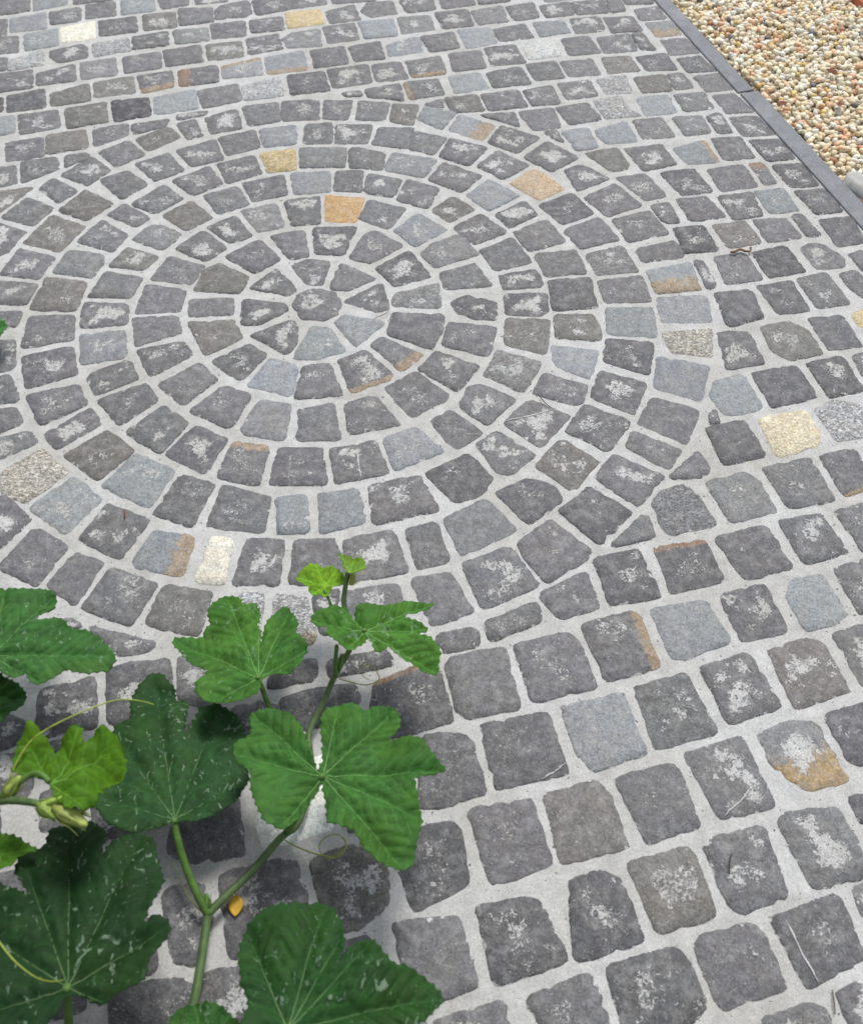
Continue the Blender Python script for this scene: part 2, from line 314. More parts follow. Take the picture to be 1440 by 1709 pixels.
STONES = """
-1297 3055 -1176 3065 -1154 2968 -1267 2938 m
-1164 3065 -1069 3076 -1054 3007 -1141 2972 l
-1056 3114 -942 3125 -922 3036 -1031 3007 m
-897 3029 -810 3071 -790 2966 -880 2943 l
-796 3059 -714 3082 -697 3001 -771 2974 m
-687 3057 -586 3080 -585 3017 -674 3004 m
-1262 2920 -1208 2923 -1186 2826 -1232 2809 m
-1199 2925 -1106 2959 -1081 2864 -1176 2843 l
-1093 2959 -1010 2990 -993 2909 -1071 2887 m
-998 3006 -918 3029 -898 2938 -978 2919 m
-614 2963 -602 2993 -527 3023 -507 2943 -522 2925 -604 2912 m
-514 3022 -404 3039 -391 2971 -489 2933 m
-722 2977 -627 2984 -611 2897 -702 2875 m
-819 2939 -731 2956 -710 2869 -799 2848 b
-940 2909 -839 2931 -818 2842 -918 2819 m
-1042 2869 -955 2909 -929 2804 -1019 2783 w
-1134 2831 -1052 2866 -1026 2769 -1109 2741 l
-1234 2815 -1151 2825 -1129 2733 -1209 2720 m
-1205 2704 -1152 2703 -1131 2639 -1183 2624 m
-1141 2681 -1064 2745 -1042 2664 -1127 2634 s
-1043 2739 -962 2775 -941 2754 -930 2699 -1001 2674 -1032 2701 m
-932 2776 -840 2809 -819 2736 -912 2705 s
-827 2814 -734 2844 -718 2764 -812 2743 m
-717 2846 -623 2862 -611 2788 -697 2770 n
-617 2883 -522 2899 -510 2814 -601 2797 m
-508 2901 -419 2923 -404 2847 -495 2831 m
-1159 2613 -1068 2636 -1044 2545 -1135 2522 m
-1050 2617 -960 2663 -936 2579 -1033 2555 m
-942 2673 -854 2700 -832 2608 -922 2584 n
-833 2698 -735 2727 -720 2643 -811 2615 m
-728 2734 -632 2764 -612 2673 -704 2650 m
-613 2765 -519 2786 -503 2698 -596 2678 b
-506 2797 -422 2824 -400 2740 -488 2708 m
-1100 2506 -1013 2538 -988 2446 -1079 2426 d
-989 2514 -900 2565 -880 2478 -972 2451 b
-888 2571 -789 2600 -769 2516 -870 2493 b
-776 2602 -689 2627 -672 2544 -748 2513 m 2,.25,t
-671 2626 -571 2651 -556 2568 -653 2544 m 3,.3,r
-554 2645 -459 2689 -441 2602 -544 2583 l 0,.2,t
-445 2692 -344 2728 -323 2626 -426 2602 l 2,.2,t
-1150 2497 -1109 2492 -1095 2429 -1129 2420 k
-1114 2401 -1060 2409 -1038 2330 -1091 2313 l
-1047 2409 -953 2434 -930 2351 -1020 2321 m
-934 2440 -837 2471 -814 2377 -908 2346 b
-822 2474 -728 2491 -709 2404 -793 2377 k
-714 2495 -612 2531 -593 2435 -697 2408 l
-605 2523 -504 2557 -484 2472 -578 2438 m
-490 2546 -395 2586 -377 2495 -476 2472 s
-1048 2285 -963 2308 -939 2223 -1026 2202 m
-952 2315 -862 2341 -840 2260 -933 2234 b
-843 2341 -761 2369 -749 2312 -824 2264 m
-750 2362 -658 2387 -663 2352 -737 2319 m
-640 2403 -566 2423 -569 2406 -637 2382 m
-1065 2178 -999 2183 -978 2110 -1041 2087 m
-989 2202 -910 2220 -891 2171 -965 2112 m
-887 2226 -833 2236 -831 2212 -878 2177 m
-1028 2075 -934 2095 -988 2000 -1006 1989 b
-879 2143 -823 2221 -765 2161 -808 2100 m
-809 2238 -747 2290 -692 2228 -754 2177 m
-729 2298 -655 2352 -617 2301 -689 2241 b
-637 2365 -594 2385 -564 2309 -596 2292 m
-567 2392 -492 2429 -470 2340 -542 2318 m
-478 2443 -390 2461 -375 2375 -451 2351 m
-919 2089 -898 2131 -826 2076 -862 2033 m
-980 1977 -941 2054 -868 2010 -900 1942 m
-784 2124 -724 2160 -666 2102 -717 2043 m
-710 2189 -637 2235 -589 2158 -651 2114 m
-619 2244 -531 2291 -498 2203 -572 2175 m
-522 2300 -436 2333 -416 2254 -491 2220 m
-424 2335 -337 2352 -326 2270 -404 2256 l
-855 2002 -808 2080 -733 2027 -782 1963 b
-690 2023 -627 2097 -573 2044 -631 1987 m
-609 2117 -529 2174 -489 2103 -551 2056 m
-511 2186 -427 2219 -400 2143 -477 2103 m
-411 2228 -330 2248 -320 2158 -384 2147 g
-611 1979 -553 2036 -493 1970 -550 1922 b
-404 3064 -301 3075 -294 2997 -391 2971 m
-409 2947 -312 2966 -293 2880 -393 2856 o
-294 2951 -215 2992 -191 2902 -276 2880 m
-190 2961 -175 3004 -105 3015 -86 2936 -160 2915 -187 2937 m
-286 3062 -159 3073 -151 3016 -274 3000 m
-84 3021 10 3051 24 2958 -57 2941 m
33 3031 119 3068 140 2986 47 2963 m
145 3042 238 3065 243 3009 152 2986 m
-86 2912 6 2928 20 2840 -70 2818 n
-196 2890 -100 2906 -84 2807 -173 2792 l
-297 2862 -210 2884 -190 2786 -275 2765 m
-405 2796 -383 2829 -305 2853 -292 2752 -387 2745 n
-114 2752 -45 2795 -23 2795 -14 2717 -104 2691 l
-20 2800 70 2827 88 2737 8 2714 m
-219 2748 -134 2778 -118 2681 -196 2668 m
-322 2728 -233 2751 -215 2656 -303 2636 m
-58 2664 32 2695 50 2599 -41 2580 m 2,.15,t
-152 2649 -77 2666 -52 2575 -134 2561 m
-270 2625 -163 2650 -149 2556 -248 2531 m
-375 2596 -280 2615 -258 2518 -357 2499 d
-164 2521 -75 2550 -64 2466 -158 2486 m
-65 2555 26 2574 43 2493 -46 2472 m 3,.12,t
-226 2502 -179 2514 -173 2492 -210 2487 m
-7 2445 35 2469 39 2430 -2 2440 m
-306 2270 -310 2356 -242 2364 -239 2269 m
-230 2269 -232 2355 -143 2353 -150 2268 m
-138 2263 -123 2339 -37 2333 -52 2244 m
-49 2244 -32 2320 45 2291 12 2217 m
-377 2466 -284 2474 -277 2378 -372 2375 m
-269 2469 -198 2468 -205 2377 -266 2383 m
-178 2467 -100 2456 -113 2371 -182 2377 m
-89 2451 -25 2446 -40 2347 -98 2366 b
-27 2375 -7 2436 70 2406 33 2328 l
-108 2155 -86 2227 19 2196 -12 2121 l
-1 2113 36 2183 126 2127 76 2059 m
-78 1916 -26 1979 41 1918 -31 1857 l
23 2940 116 2956 130 2861 45 2845 m
125 2950 216 2979 228 2883 145 2867 v
227 2972 307 3002 320 2905 251 2888 m
326 2977 415 3002 419 2921 340 2904 m
416 2994 515 3010 518 2931 431 2921 m
524 3023 561 3022 571 2942 527 2931 m
571 3034 665 3033 655 2983 576 2982 m
598 2948 667 2971 682 2893 606 2882 m
85 2839 178 2849 191 2763 110 2731 l
180 2837 273 2873 295 2789 202 2771 m
301 2876 387 2886 401 2816 315 2795 l
406 2897 492 2908 497 2826 417 2810 m
503 2902 584 2910 604 2824 519 2814 m
619 2870 694 2877 710 2799 641 2786 n 2,.45,t
57 2705 145 2722 155 2629 71 2611 m
157 2736 240 2751 264 2653 174 2639 m
262 2740 344 2772 365 2689 276 2669 u
373 2783 450 2798 473 2704 387 2689 m
471 2787 565 2808 575 2713 483 2700 m
571 2807 597 2813 625 2717 587 2718 m
647 2772 718 2782 743 2699 662 2686 m
55 2584 136 2606 161 2521 72 2500 l
157 2603 250 2632 271 2544 172 2526 m
264 2643 346 2659 363 2573 285 2559 m
357 2657 445 2672 460 2587 377 2578 m
473 2677 550 2686 569 2606 482 2592 b
568 2680 650 2698 669 2610 585 2606 d
675 2668 740 2683 769 2603 696 2594 d
40 2474 126 2492 144 2414 65 2406 b
139 2492 235 2515 255 2432 157 2414 m
250 2510 325 2536 341 2445 269 2436 m
343 2543 428 2562 441 2482 361 2464 m
447 2562 524 2586 533 2495 467 2487 s
546 2571 628 2588 639 2504 562 2495 b
638 2584 677 2594 696 2518 648 2508 m
133 2393 218 2404 228 2338 205 2353 m
232 2408 322 2426 334 2332 263 2320 m
328 2426 411 2448 438 2367 355 2346 m
428 2458 498 2481 519 2404 542 2385 449 2372 s
541 2471 623 2484 633 2397 552 2384 l
639 2484 719 2495 730 2415 657 2402 m
290 2315 318 2322 333 2265 306 2288 m
334 2314 399 2331 415 2242 364 2229 l
415 2317 498 2357 516 2267 436 2259 l
516 2362 591 2374 611 2287 532 2277 m
619 2374 694 2382 703 2304 639 2291 n
383 2218 461 2241 482 2172 474 2147 439 2138 b
480 2236 573 2253 597 2166 514 2140 m
446 2114 515 2130 553 2037 502 2022 m
27 2208 55 2287 145 2246 96 2169 m
118 2165 169 2232 241 2167 177 2110 m
193 2094 254 2154 319 2072 257 2025 p
253 2006 334 2055 379 1973 302 1933 d
302 1911 386 1958 424 1876 334 1845 m
53 2323 80 2396 169 2344 134 2277 l 2,.42,t
148 2268 184 2344 276 2288 215 2219 m
231 2201 294 2270 364 2199 294 2141 m
328 2145 366 2170 429 2111 348 2061 m
706 2573 775 2589 799 2506 727 2497 m
739 2477 796 2488 830 2399 762 2391 m
708 2377 740 2396 758 2303 722 2299 m
763 2372 833 2380 863 2293 781 2285 m
598 2235 679 2269 702 2177 626 2166 l 1,.14,t
701 2277 774 2285 790 2193 715 2181 m
793 2267 868 2273 886 2187 818 2177 d
551 2133 635 2149 664 2055 591 2040 d
668 2144 755 2164 773 2073 685 2055 m
773 2168 805 2172 817 2085 793 2081 m 0,.35,r
826 2159 898 2166 917 2075 851 2068 d
575 2025 644 2035 676 1958 595 1940 m
672 2035 754 2050 761 1960 692 1946 m
762 2053 832 2064 847 1978 781 1968 l
855 2052 925 2063 949 1973 885 1962 d
513 2002 552 2013 568 1937 531 1934 m
551 1915 618 1925 638 1834 563 1825 e
638 1925 718 1942 738 1861 661 1841 b
737 1946 811 1948 831 1878 751 1861 m
827 1960 850 1963 875 1885 845 1882 m
886 1940 960 1954 968 1858 903 1845 d
624 1812 694 1825 713 1734 634 1719 m
710 1825 787 1848 813 1759 729 1738 e
821 1838 842 1856 868 1854 907 1804 898 1774 838 1766 m
920 1815 956 1831 959 1776 936 1758 927 1799 m
883 1749 920 1762 939 1713 917 1666 891 1705 m
787 1735 855 1754 880 1653 810 1639 m
698 1712 774 1729 789 1631 723 1622 d
603 1689 681 1701 690 1610 613 1584 d
578 1799 594 1799 608 1717 594 1700 m
874 1620 902 1632 920 1623 907 1578 881 1583 o
782 1607 853 1617 871 1522 801 1511 d
678 1584 741 1599 773 1568 783 1502 717 1483 687 1509 b
587 1567 649 1569 663 1475 587 1459 m
632 1447 725 1468 744 1379 653 1354 d
747 1474 821 1493 839 1397 769 1379 d
843 1493 867 1501 891 1501 873 1422 851 1433 m
557 1425 614 1444 633 1359 615 1344 560 1334 539 1387 l
531 1334 541 1347 544 1316 527 1312 m
518 1301 591 1320 614 1232 533 1209 d
621 1325 714 1343 725 1286 711 1251 636 1229 q
733 1342 774 1371 828 1357 838 1284 755 1265 s
430 1179 491 1241 504 1199 492 1183 m
309 1385 336 1456 422 1421 386 1338 m
435 1408 456 1495 551 1468 519 1371 l
345 1484 360 1549 450 1536 429 1446 d
471 1764 567 1793 575 1702 480 1691 l 2,.5,t
480 1678 582 1680 581 1598 477 1599 l
473 1568 576 1576 562 1496 484 1509 y
494 1166 566 1191 590 1168 604 1099 522 1077 n
604 1201 693 1224 714 1125 630 1107 m
713 1228 779 1245 796 1161 735 1131 m 2,.05,t
391 1119 407 1146 453 1164 476 1132 494 1073 414 1050 402 1065 z
308 1028 374 1097 385 1053 380 1046 m
276 1001 351 1019 376 923 292 908 d
380 1023 467 1037 486 955 395 930 d 0,.1,r
487 1043 580 1070 605 979 521 955 d
606 1079 681 1093 707 1011 630 987 m
710 1098 763 1117 788 1092 780 1027 735 1013 m
475 924 552 947 570 855 492 834 d
583 919 603 956 652 966 673 887 647 868 602 855 l
676 976 730 994 760 981 745 905 695 888 m
356 898 448 915 475 837 396 806 378 805 l
642 848 695 866 724 857 706 759 680 749 663 757 m
532 819 596 840 619 833 641 747 552 718 b
420 790 497 814 531 722 446 693 m
370 645 460 673 487 565 407 546 m
486 674 535 696 577 692 600 603 539 588 497 625 n 3,.5,o
594 705 657 726 685 718 672 642 624 627 610 635 d
486 541 502 552 573 563 595 494 586 464 514 449 m
598 575 618 579 640 578 642 545 604 540 m
159 583 235 604 253 581 268 507 184 487 176 489 b
376 513 463 535 477 438 407 415 393 436 m
268 483 352 505 359 493 374 413 296 393 b
184 461 229 474 253 464 275 383 199 361 183 361 d
450 408 539 439 548 430 559 361 540 349 476 323 d
340 377 354 387 421 402 434 387 448 323 365 300 356 309 m
222 348 313 373 330 353 342 300 316 282 237 273 d
512 315 549 327 576 329 575 273 524 269 m
569 445 583 451 605 453 601 419 573 414 m
412 285 472 303 491 297 499 271 422 259 m
115 311 199 342 218 280 149 263 m
20 799 36 813 113 830 132 723 55 707 37 719 m
129 832 220 857 235 829 251 758 176 738 154 734 m
241 870 325 894 336 884 355 792 271 768 m 2,.14,t
310 755 394 779 426 680 329 652 m
196 722 290 745 314 648 237 620 215 642 l
71 695 174 716 197 617 91 594 d
-15 676 27 682 54 674 75 589 5 566 -21 568 d
264 607 354 630 375 536 298 513 m
84 875 171 913 177 878 94 843 m
49 559 65 566 139 576 163 484 79 455 m
-54 406 30 414 53 328 13 314 -36 327 m
56 426 125 438 141 430 172 359 77 328 d
-48 483 -21 536 25 545 36 533 48 458 -27 421 e
-170 490 -121 512 -73 500 -64 467 -64 432 -103 399 -143 399 b
-3 285 86 308 97 270 14 259 m
-142 379 -92 390 -57 353 -62 329 -126 330 d
-295 471 -260 482 -209 494 -192 490 -175 446 -178 379 -266 365 m
-298 346 -254 352 -194 340 -187 286 -307 287 d
-369 453 -318 461 -299 416 -307 358 -341 360 m
-372 542 -283 583 -264 501 -339 491 -369 505 m
-366 336 -331 341 -311 329 -310 287 -408 287 -414 318 d
-251 549 -223 621 -154 650 -145 535 -238 510 x
-89 768 -27 795 10 784 29 702 -69 673 -94 727 d 0,.08,r
5 852 69 866 73 832 17 820 m
-166 804 -75 825 -60 801 -161 779 e
-247 797 -185 811 -183 776 -256 759 d
-233 741 -185 758 -120 765 -113 737 -121 713 -201 688 -238 698 d
-36 963 29 974 66 897 0 870 m
-45 1068 7 1081 28 999 -23 983 m
176 929 258 974 273 902 206 882 m
1 1325 36 1353 97 1293 57 1260 49 1255 31 1271 m
137 1318 190 1378 264 1335 203 1254 m
254 1296 295 1365 377 1318 326 1245 m
390 1315 428 1383 512 1345 472 1261 m
360 1257 380 1292 460 1246 433 1198 m
86 1263 123 1297 190 1237 145 1191 120 1196 m
190 1210 243 1276 306 1221 254 1150 b
297 1182 335 1235 420 1183 363 1112 m
116 1147 174 1181 219 1162 233 1130 170 1077 d
225 1105 283 1159 351 1101 288 1032 d
21 1089 96 1133 149 1064 50 1009 n
147 1034 209 1085 272 1015 260 1001 192 954 168 987 m
52 993 131 1027 142 1012 177 946 84 902 m
199 1397 227 1452 246 1440 306 1417 289 1366 270 1366 m
-10 1195 69 1240 109 1182 89 1143 43 1125 11 1167 d
-87 1569 -76 1634 28 1629 23 1571 1 1526 m
-183 1494 -130 1522 -77 1452 -80 1438 -153 1403 m 3,.1,t
-252 1477 -201 1485 -172 1396 -261 1388 m
-23 1466 11 1517 96 1473 52 1404 m
-88 1416 -29 1458 39 1388 -36 1333 m
107 1447 137 1519 219 1483 182 1400 v
60 1377 76 1417 100 1422 164 1381 107 1313 59 1358 m
-88 1280 -29 1309 23 1248 -65 1203 l
-461 1356 -404 1423 -347 1398 -379 1311 m
-356 1308 -330 1384 -269 1372 -275 1279 -348 1295 n
-254 1354 -189 1374 -169 1280 -249 1279 -246 1314 m
-164 1371 -110 1395 -59 1317 -151 1293 m
-490 1244 -444 1317 -382 1283 -410 1197 d
-387 1188 -368 1275 -302 1264 -311 1170 m 1,.15,t
-291 1172 -282 1257 -203 1258 -190 1171 m
-186 1256 -129 1265 -107 1277 -77 1196 -172 1173 m
-487 1106 -455 1195 -390 1173 -418 1078 m
-392 1076 -374 1169 -287 1142 -290 1062 m
-274 1140 -225 1146 -213 1063 -264 1062 l
-200 1148 -132 1159 -117 1084 -191 1061 l
-111 1166 -21 1188 11 1109 -100 1079 m
-379 1054 -344 1049 -348 956 -395 962 w
-330 956 -319 1049 -254 1046 -258 953 m
-236 955 -235 1044 -168 1048 -149 978 -148 954 m
-152 1045 -68 1066 -41 977 -138 958 m
-465 879 -446 955 -366 938 -378 855 b
-316 937 -279 935 -283 840 -325 847 s
-259 935 -209 927 -188 857 -193 839 -254 839 s 3,.25,t
-147 938 -56 953 -51 921 -47 860 -143 853 m
-196 930 -157 942 -153 861 -178 857 d
-572 1303 -513 1370 -459 1325 -501 1247 m
-725 1299 -653 1366 -624 1326 -694 1261 m
-676 1246 -609 1308 -550 1255 -603 1183 b
-782 1206 -722 1262 -662 1205 -721 1133 -765 1154 y
-711 1122 -648 1193 -584 1141 -635 1063 l
-592 1171 -545 1247 -467 1205 -498 1119 l
-787 1127 -765 1152 -703 1097 -741 1032 -763 1039 m
-732 996 -690 1077 -624 1037 -660 955 -723 988 m
-609 1050 -575 1129 -494 1092 -531 1009 m
-642 957 -609 1022 -557 1001 -588 918 m
-575 911 -541 990 -460 957 -489 875 m
-506 1002 -483 1070 -408 1054 -419 973 -494 990 l 2,.32,t
-840 1358 -796 1370 -774 1328 -818 1300 m
-821 1285 -756 1307 -734 1279 -801 1235 m
-555 874 -531 866 -443 841 -453 828 -497 821 m
-650 881 -587 889 -567 874 -601 863 m
-609 759 -530 782 -508 697 -595 680 d
-509 793 -481 805 -416 812 -406 767 -398 716 -491 700 d
-402 815 -345 824 -314 749 -351 729 -390 743 m
-678 715 -648 718 -620 705 -618 672 -646 662 -664 663 d
-657 647 -615 656 -586 624 -584 590 -640 585 d
-308 725 -260 737 -235 728 -249 688 -290 672 d
-997 1954 -979 1954 -908 1921 -920 1899 -934 1849 -964 1828 m
-906 1882 -865 1983 -780 1941 -819 1850 b
-788 1885 -747 1963 -677 1906 -701 1848 m
-737 1984 -709 2024 -639 1970 -663 1937 m
-929 1773 -910 1861 -824 1827 -844 1754 m
-817 1776 -799 1854 -722 1839 -715 1811 -730 1759 n
-698 1797 -671 1862 -597 1828 -621 1783 b
-664 1891 -633 1942 -600 1942 -556 1906 -592 1852 n
-943 1751 -842 1736 -850 1671 -924 1676 m
-838 1656 -826 1760 -737 1744 -740 1650 b
-723 1695 -702 1779 -620 1755 -634 1690 m
-614 1640 -607 1733 -519 1714 -522 1646 m
-719 1596 -727 1674 -636 1670 -626 1607 m
-825 1537 -833 1633 -740 1638 -728 1562 m
-916 1646 -856 1652 -853 1604 -871 1600 -900 1584 m
-617 1626 -527 1633 -509 1579 -595 1541 m
-893 1558 -847 1560 -826 1478 -868 1465 m
-864 1448 -833 1459 -803 1408 -800 1387 -845 1376 m
-819 1513 -724 1541 -699 1460 -789 1422 m
-715 1574 -628 1588 -611 1507 -695 1488 l
-679 1457 -603 1499 -576 1444 -650 1401 m
-590 1528 -501 1553 -477 1512 -552 1452 m
-643 1387 -558 1433 -527 1386 -589 1321 m
-532 1427 -460 1488 -420 1443 -475 1372 m
-499 1611 -407 1616 -384 1561 -451 1511 b
-507 1681 -415 1686 -411 1635 -498 1630 m
-501 1713 -487 1783 -459 1803 -390 1755 -404 1702 b
-437 1494 -366 1546 -328 1510 -374 1436 d
-356 1425 -318 1501 -264 1477 -269 1394 l
-784 1403 -691 1429 -661 1377 -738 1323 m
-382 1718 -335 1784 -282 1713 -299 1694 m
-301 1794 -267 1815 -219 1807 -231 1726 -261 1730 m
-211 1716 -194 1800 -116 1748 -179 1706 m
-182 1673 -103 1731 -86 1650 -105 1637 m
-195 1607 -180 1629 -94 1606 -149 1534 l
-274 1500 -240 1595 -206 1589 -172 1520 -229 1497 l
-365 1570 -287 1615 -273 1596 -273 1542 -286 1512 m
-389 1603 -393 1682 -307 1665 -297 1646 -352 1603 m
-286 1662 -282 1694 -248 1716 -204 1703 -188 1670 -192 1632 -224 1614 -266 1620 m
-354 1898 -284 1922 -266 1825 -305 1815 m
-262 1929 -167 1928 -189 1828 -251 1835 d
-175 1817 -145 1902 -123 1917 -59 1861 -131 1799 m
-115 1782 -46 1843 4 1753 -75 1721 d
-77 1694 19 1729 22 1651 -74 1656 v
-119 1540 -97 1560 -15 1506 -57 1461 m 2,.2,t
-449 1828 -380 1887 -329 1815 -377 1768 m
-601 1751 -572 1829 -490 1793 -510 1733 m
-563 1857 -510 1922 -450 1856 -490 1811 m
-502 1936 -444 1977 -399 1898 -445 1874 m
-432 1996 -356 2022 -328 1934 -384 1913 n
-336 2033 -255 2048 -249 1944 -310 1938 m
-239 2052 -152 2039 -167 1947 -236 1951 i
-159 1962 -138 2031 -54 1998 -92 1920 m
-527 2056 -452 2091 -418 2019 -481 1981 m
-441 2103 -349 2136 -331 2057 -408 2030 m
-328 2142 -238 2151 -231 2067 -314 2057 l
-221 2149 -159 2150 -160 2066 -222 2071 m
-144 2139 -65 2113 -85 2042 -151 2062 m
-50 2113 25 2076 -3 1998 -75 2030 m
-315 2252 -202 2251 -203 2169 -309 2167 n
-194 2242 -179 2250 -108 2223 -111 2155 -190 2165 m
-17 1829 5 1864 68 1899 106 1827 11 1783 n
22 1763 98 1796 132 1721 34 1709 m
44 1667 76 1689 138 1666 136 1612 90 1616 58 1635 d
25 1535 40 1604 137 1588 115 1502 m
113 1841 186 1887 223 1798 143 1771 m
151 1754 230 1774 243 1717 159 1708 d
161 1691 247 1694 247 1636 229 1621 159 1628 d
157 1615 247 1608 239 1553 231 1506 152 1536 b
6 1990 57 2044 105 1992 46 1944 b
53 1925 118 1977 176 1905 100 1863 m
88 2047 144 2111 211 2045 139 1988 l
152 1969 222 2022 248 1971 182 1923 m
190 1905 267 1952 303 1871 221 1836 m
229 1826 323 1842 339 1759 252 1750 m
255 1736 344 1745 344 1709 351 1647 258 1639 d
259 1623 336 1625 348 1582 346 1546 257 1556 b
245 1532 336 1514 312 1434 248 1474 l
341 1824 426 1855 450 1764 360 1752 v
360 1732 456 1750 464 1665 369 1663 m
369 1644 465 1643 460 1553 362 1564 l
362 2035 441 2090 490 2002 407 1961 m
417 1950 506 1983 537 1897 445 1865 m
455 1840 546 1871 562 1814 467 1795 m
""".strip().split('\n')
polys = []; stone_of = []
for i, line in enumerate(STONES):
    tk = line.split(); nums = [t for t in tk if t.lstrip('-').isdigit()]; rest = tk[len(nums):]
    xy = [int(t) / 1000 for t in nums]; poly = list(zip(xy[::2], xy[1::2]))
    tone = rest[0]; band = rest[1] if len(rest) > 1 else None
    me, c = stone_mesh(poly, tone, band, i * 3 + 1)
    o = link('stone', me, M_STONE, circle if (c - CC).length < CR else paving); o.location = (c.x, c.y, 0)
    if tone in LAB: o['label'] = LAB[tone]
    elif band: o['label'] = 'grey stone with a rusty brown band'
    polys.append([Vector(p) for p in poly]); stone_of.append((c, o))
# the rest of the pavement beyond the frame and under the leaves: same setts, one mesh
cents = np.array([c[:] for c, _ in stone_of]); rads = np.array([max((q - Vector(c)).length for q in p) for p, c in zip(polys, cents)])
segs = np.array([(a.x, a.y, p[(i + 1) % len(p)].x, p[(i + 1) % len(p)].y) for p in polys for i, a in enumerate(p)])
def clear(P, gap):
    for j in np.nonzero(np.hypot(cents[:, 0] - P.x, cents[:, 1] - P.y) < rads + gap)[0]:
        p = polys[j]; ins = False
        for i in range(len(p)):
            a, b = p[i], p[(i + 1) % len(p)]
            if (a.y > P.y) != (b.y > P.y) and P.x < (b.x - a.x) * (P.y - a.y) / (b.y - a.y) + a.x: ins = not ins
        if ins: return False
    dx, dy = segs[:, 2] - segs[:, 0], segs[:, 3] - segs[:, 1]
    t = np.clip(((P.x - segs[:, 0]) * dx + (P.y - segs[:, 1]) * dy) / (dx * dx + dy * dy), 0, 1)
    return np.min(np.hypot(segs[:, 0] + t * dx - P.x, segs[:, 1] + t * dy - P.y)) > gap
AX = Vector((math.cos(.245), math.sin(.245))); AY = Vector((-AX.y, AX.x)); extra = []
for r_ in range(-14, 36):
    for c_ in range(-22, 22):
        o = AX * ((c_ + .5 * (r_ % 2) + random.uniform(-.06, .06)) * .108) + AY * (r_ * .110) + Vector((0, .35))
        hx, hy = random.uniform(.040, .046), random.uniform(.041, .046)
        q = [o + AX * (sx * hx + random.uniform(-.004, .004)) + AY * (sy * hy + random.uniform(-.004, .004)) for sx, sy in ((-1, 1), (1, 1), (1, -1), (-1, -1))]
        if any((p - K0).dot(KN) > -.008 for p in q): continue
        chk = q + [(q[i] + q[(i + 1) % 4]) / 2 for i in range(4)] + [o]
        if any(p.x < -2.2 or p.y < -.5 or p.y > 3.9 for p in chk) or any((p - CC).length < CR + .012 for p in chk): continue
        if all(clear(p, .007) for p in chk): extra.append(q)
for k in range(7):                                     # ring stones left of the frame
    ri = .152 + k * .1095; ro = ri + .092; nn = int(2 * math.pi * (ri + .05) / .112)
    for j in range(nn):
        a0 = 2 * math.pi * j / nn; a1 = a0 + 2 * math.pi / nn - .019 / ri
        q = [CC + Vector((math.cos(a), math.sin(a))) * rr for a, rr in ((a0, ro), (a1, ro), (a1, ri), (a0, ri))]
        if all(clear(p, .006) for p in q + [sum(q, Vector((0, 0))) / 4] + [(q[i] + q[(i + 1) % 4]) / 2 for i in range(4)]): extra.append(q)
polys += [list(q) for q in extra]
def refresh():
    global cents, rads, segs
    cc_ = [sum(p, Vector((0, 0))) / len(p) for p in polys]; cents = np.array([c[:] for c in cc_])
    rads = np.array([max((q - c).length for q in p) for p, c in zip(polys, cc_)])
    segs = np.array([(a.x, a.y, p[(i + 1) % len(p)].x, p[(i + 1) % len(p)].y) for p in polys for i, a in enumerate(p)])
refresh()
for tr in range(2600):                                 # setts of odd sizes closing the gaps under the vines
    h_ = .046 if tr < 700 else .036 if tr < 1500 else .025
    o = Vector((random.uniform(-.80, .06), random.uniform(.22, .95)))
    if (o - CC).length < CR + .01: continue
    hx, hy = h_ * random.uniform(.85, 1.15), h_ * random.uniform(.85, 1.15)
    q = [o + AX * (sx * hx) + AY * (sy * hy) for sx, sy in ((-1, 1), (1, 1), (1, -1), (-1, -1))]
    chk = [o] + q + [(q[i] + q[(i + 1) % 4]) / 2 for i in range(4)]
    if any((p - CC).length < CR + .008 for p in chk): continue
    if all(clear(p, .010) for p in chk): extra.append(q); polys.append(q); refresh()
def join(name, meshes, mat, parent, attrs):
    v = []; f = []; at = {a: [] for a in attrs}; b = 0
    for me, off in meshes:
        n = len(me.vertices); co = np.empty(n * 3, np.float32); me.vertices.foreach_get('co', co); v.append(co.reshape(-1, 3) + np.array(off))
        f += [tuple(i + b for i in p.vertices) for p in me.polygons]; b += n
        for a in attrs:
            c = np.empty(n * 4, np.float32); me.attributes[a].data.foreach_get('color', c); at[a].append(c.reshape(-1, 4))
    me = pym(name, np.concatenate(v), f)
    for a in attrs: colattr(me, a, np.concatenate(at[a]))
    return link(name, me, mat, parent)
ms = []
for i, q in enumerate(extra):
    me, c = stone_mesh(q, random.choice('mmmmddbnl'), None, 9000 + i, True); ms.append((me, (c.x, c.y, 0)))
tag(join('outlying_stones', ms, M_STONE, paving, ('tone', 'prm', 'bcol')), kind='stuff')

# white calcite veins crossing single stones
def calcite(pa, pb, wd):
    a, b = Vector(pa[:2]), Vector(pb[:2]); mid = (a + b) / 2
    c, st = min(stone_of, key=lambda q: (q[0] - mid).length)
    nn = Vector((-(b - a).y, (b - a).x)).normalized(); V = []; N = 12
    for i in range(N + 1):
        t = i / N; p = a + (b - a) * t + nn * (math.sin(t * 9) * .0008 + random.uniform(-.0005, .0005)); ww = wd * (.35 + random.random() * .65) * min(1, 4 * min(t, 1 - t) + .2)
        for s in (-1, 1): V.append((p.x + nn.x * ww * s - c.x, p.y + nn.y * ww * s - c.y, .0036))
        for s in (-1, 1): V.append((p.x + nn.x * ww * s - c.x, p.y + nn.y * ww * s - c.y, .0005))
    F = []
    for i in range(N):
        k = i * 4; F += [(k, k + 1, k + 5, k + 4), (k + 2, k, k + 4, k + 6), (k + 1, k + 3, k + 7, k + 5)]
    link('calcite_vein', pym('calcite_vein', V, F), M_CAL, st)
M_CAL = mat_plain('calcite', (.52, .52, .51), .2, 300, .6)
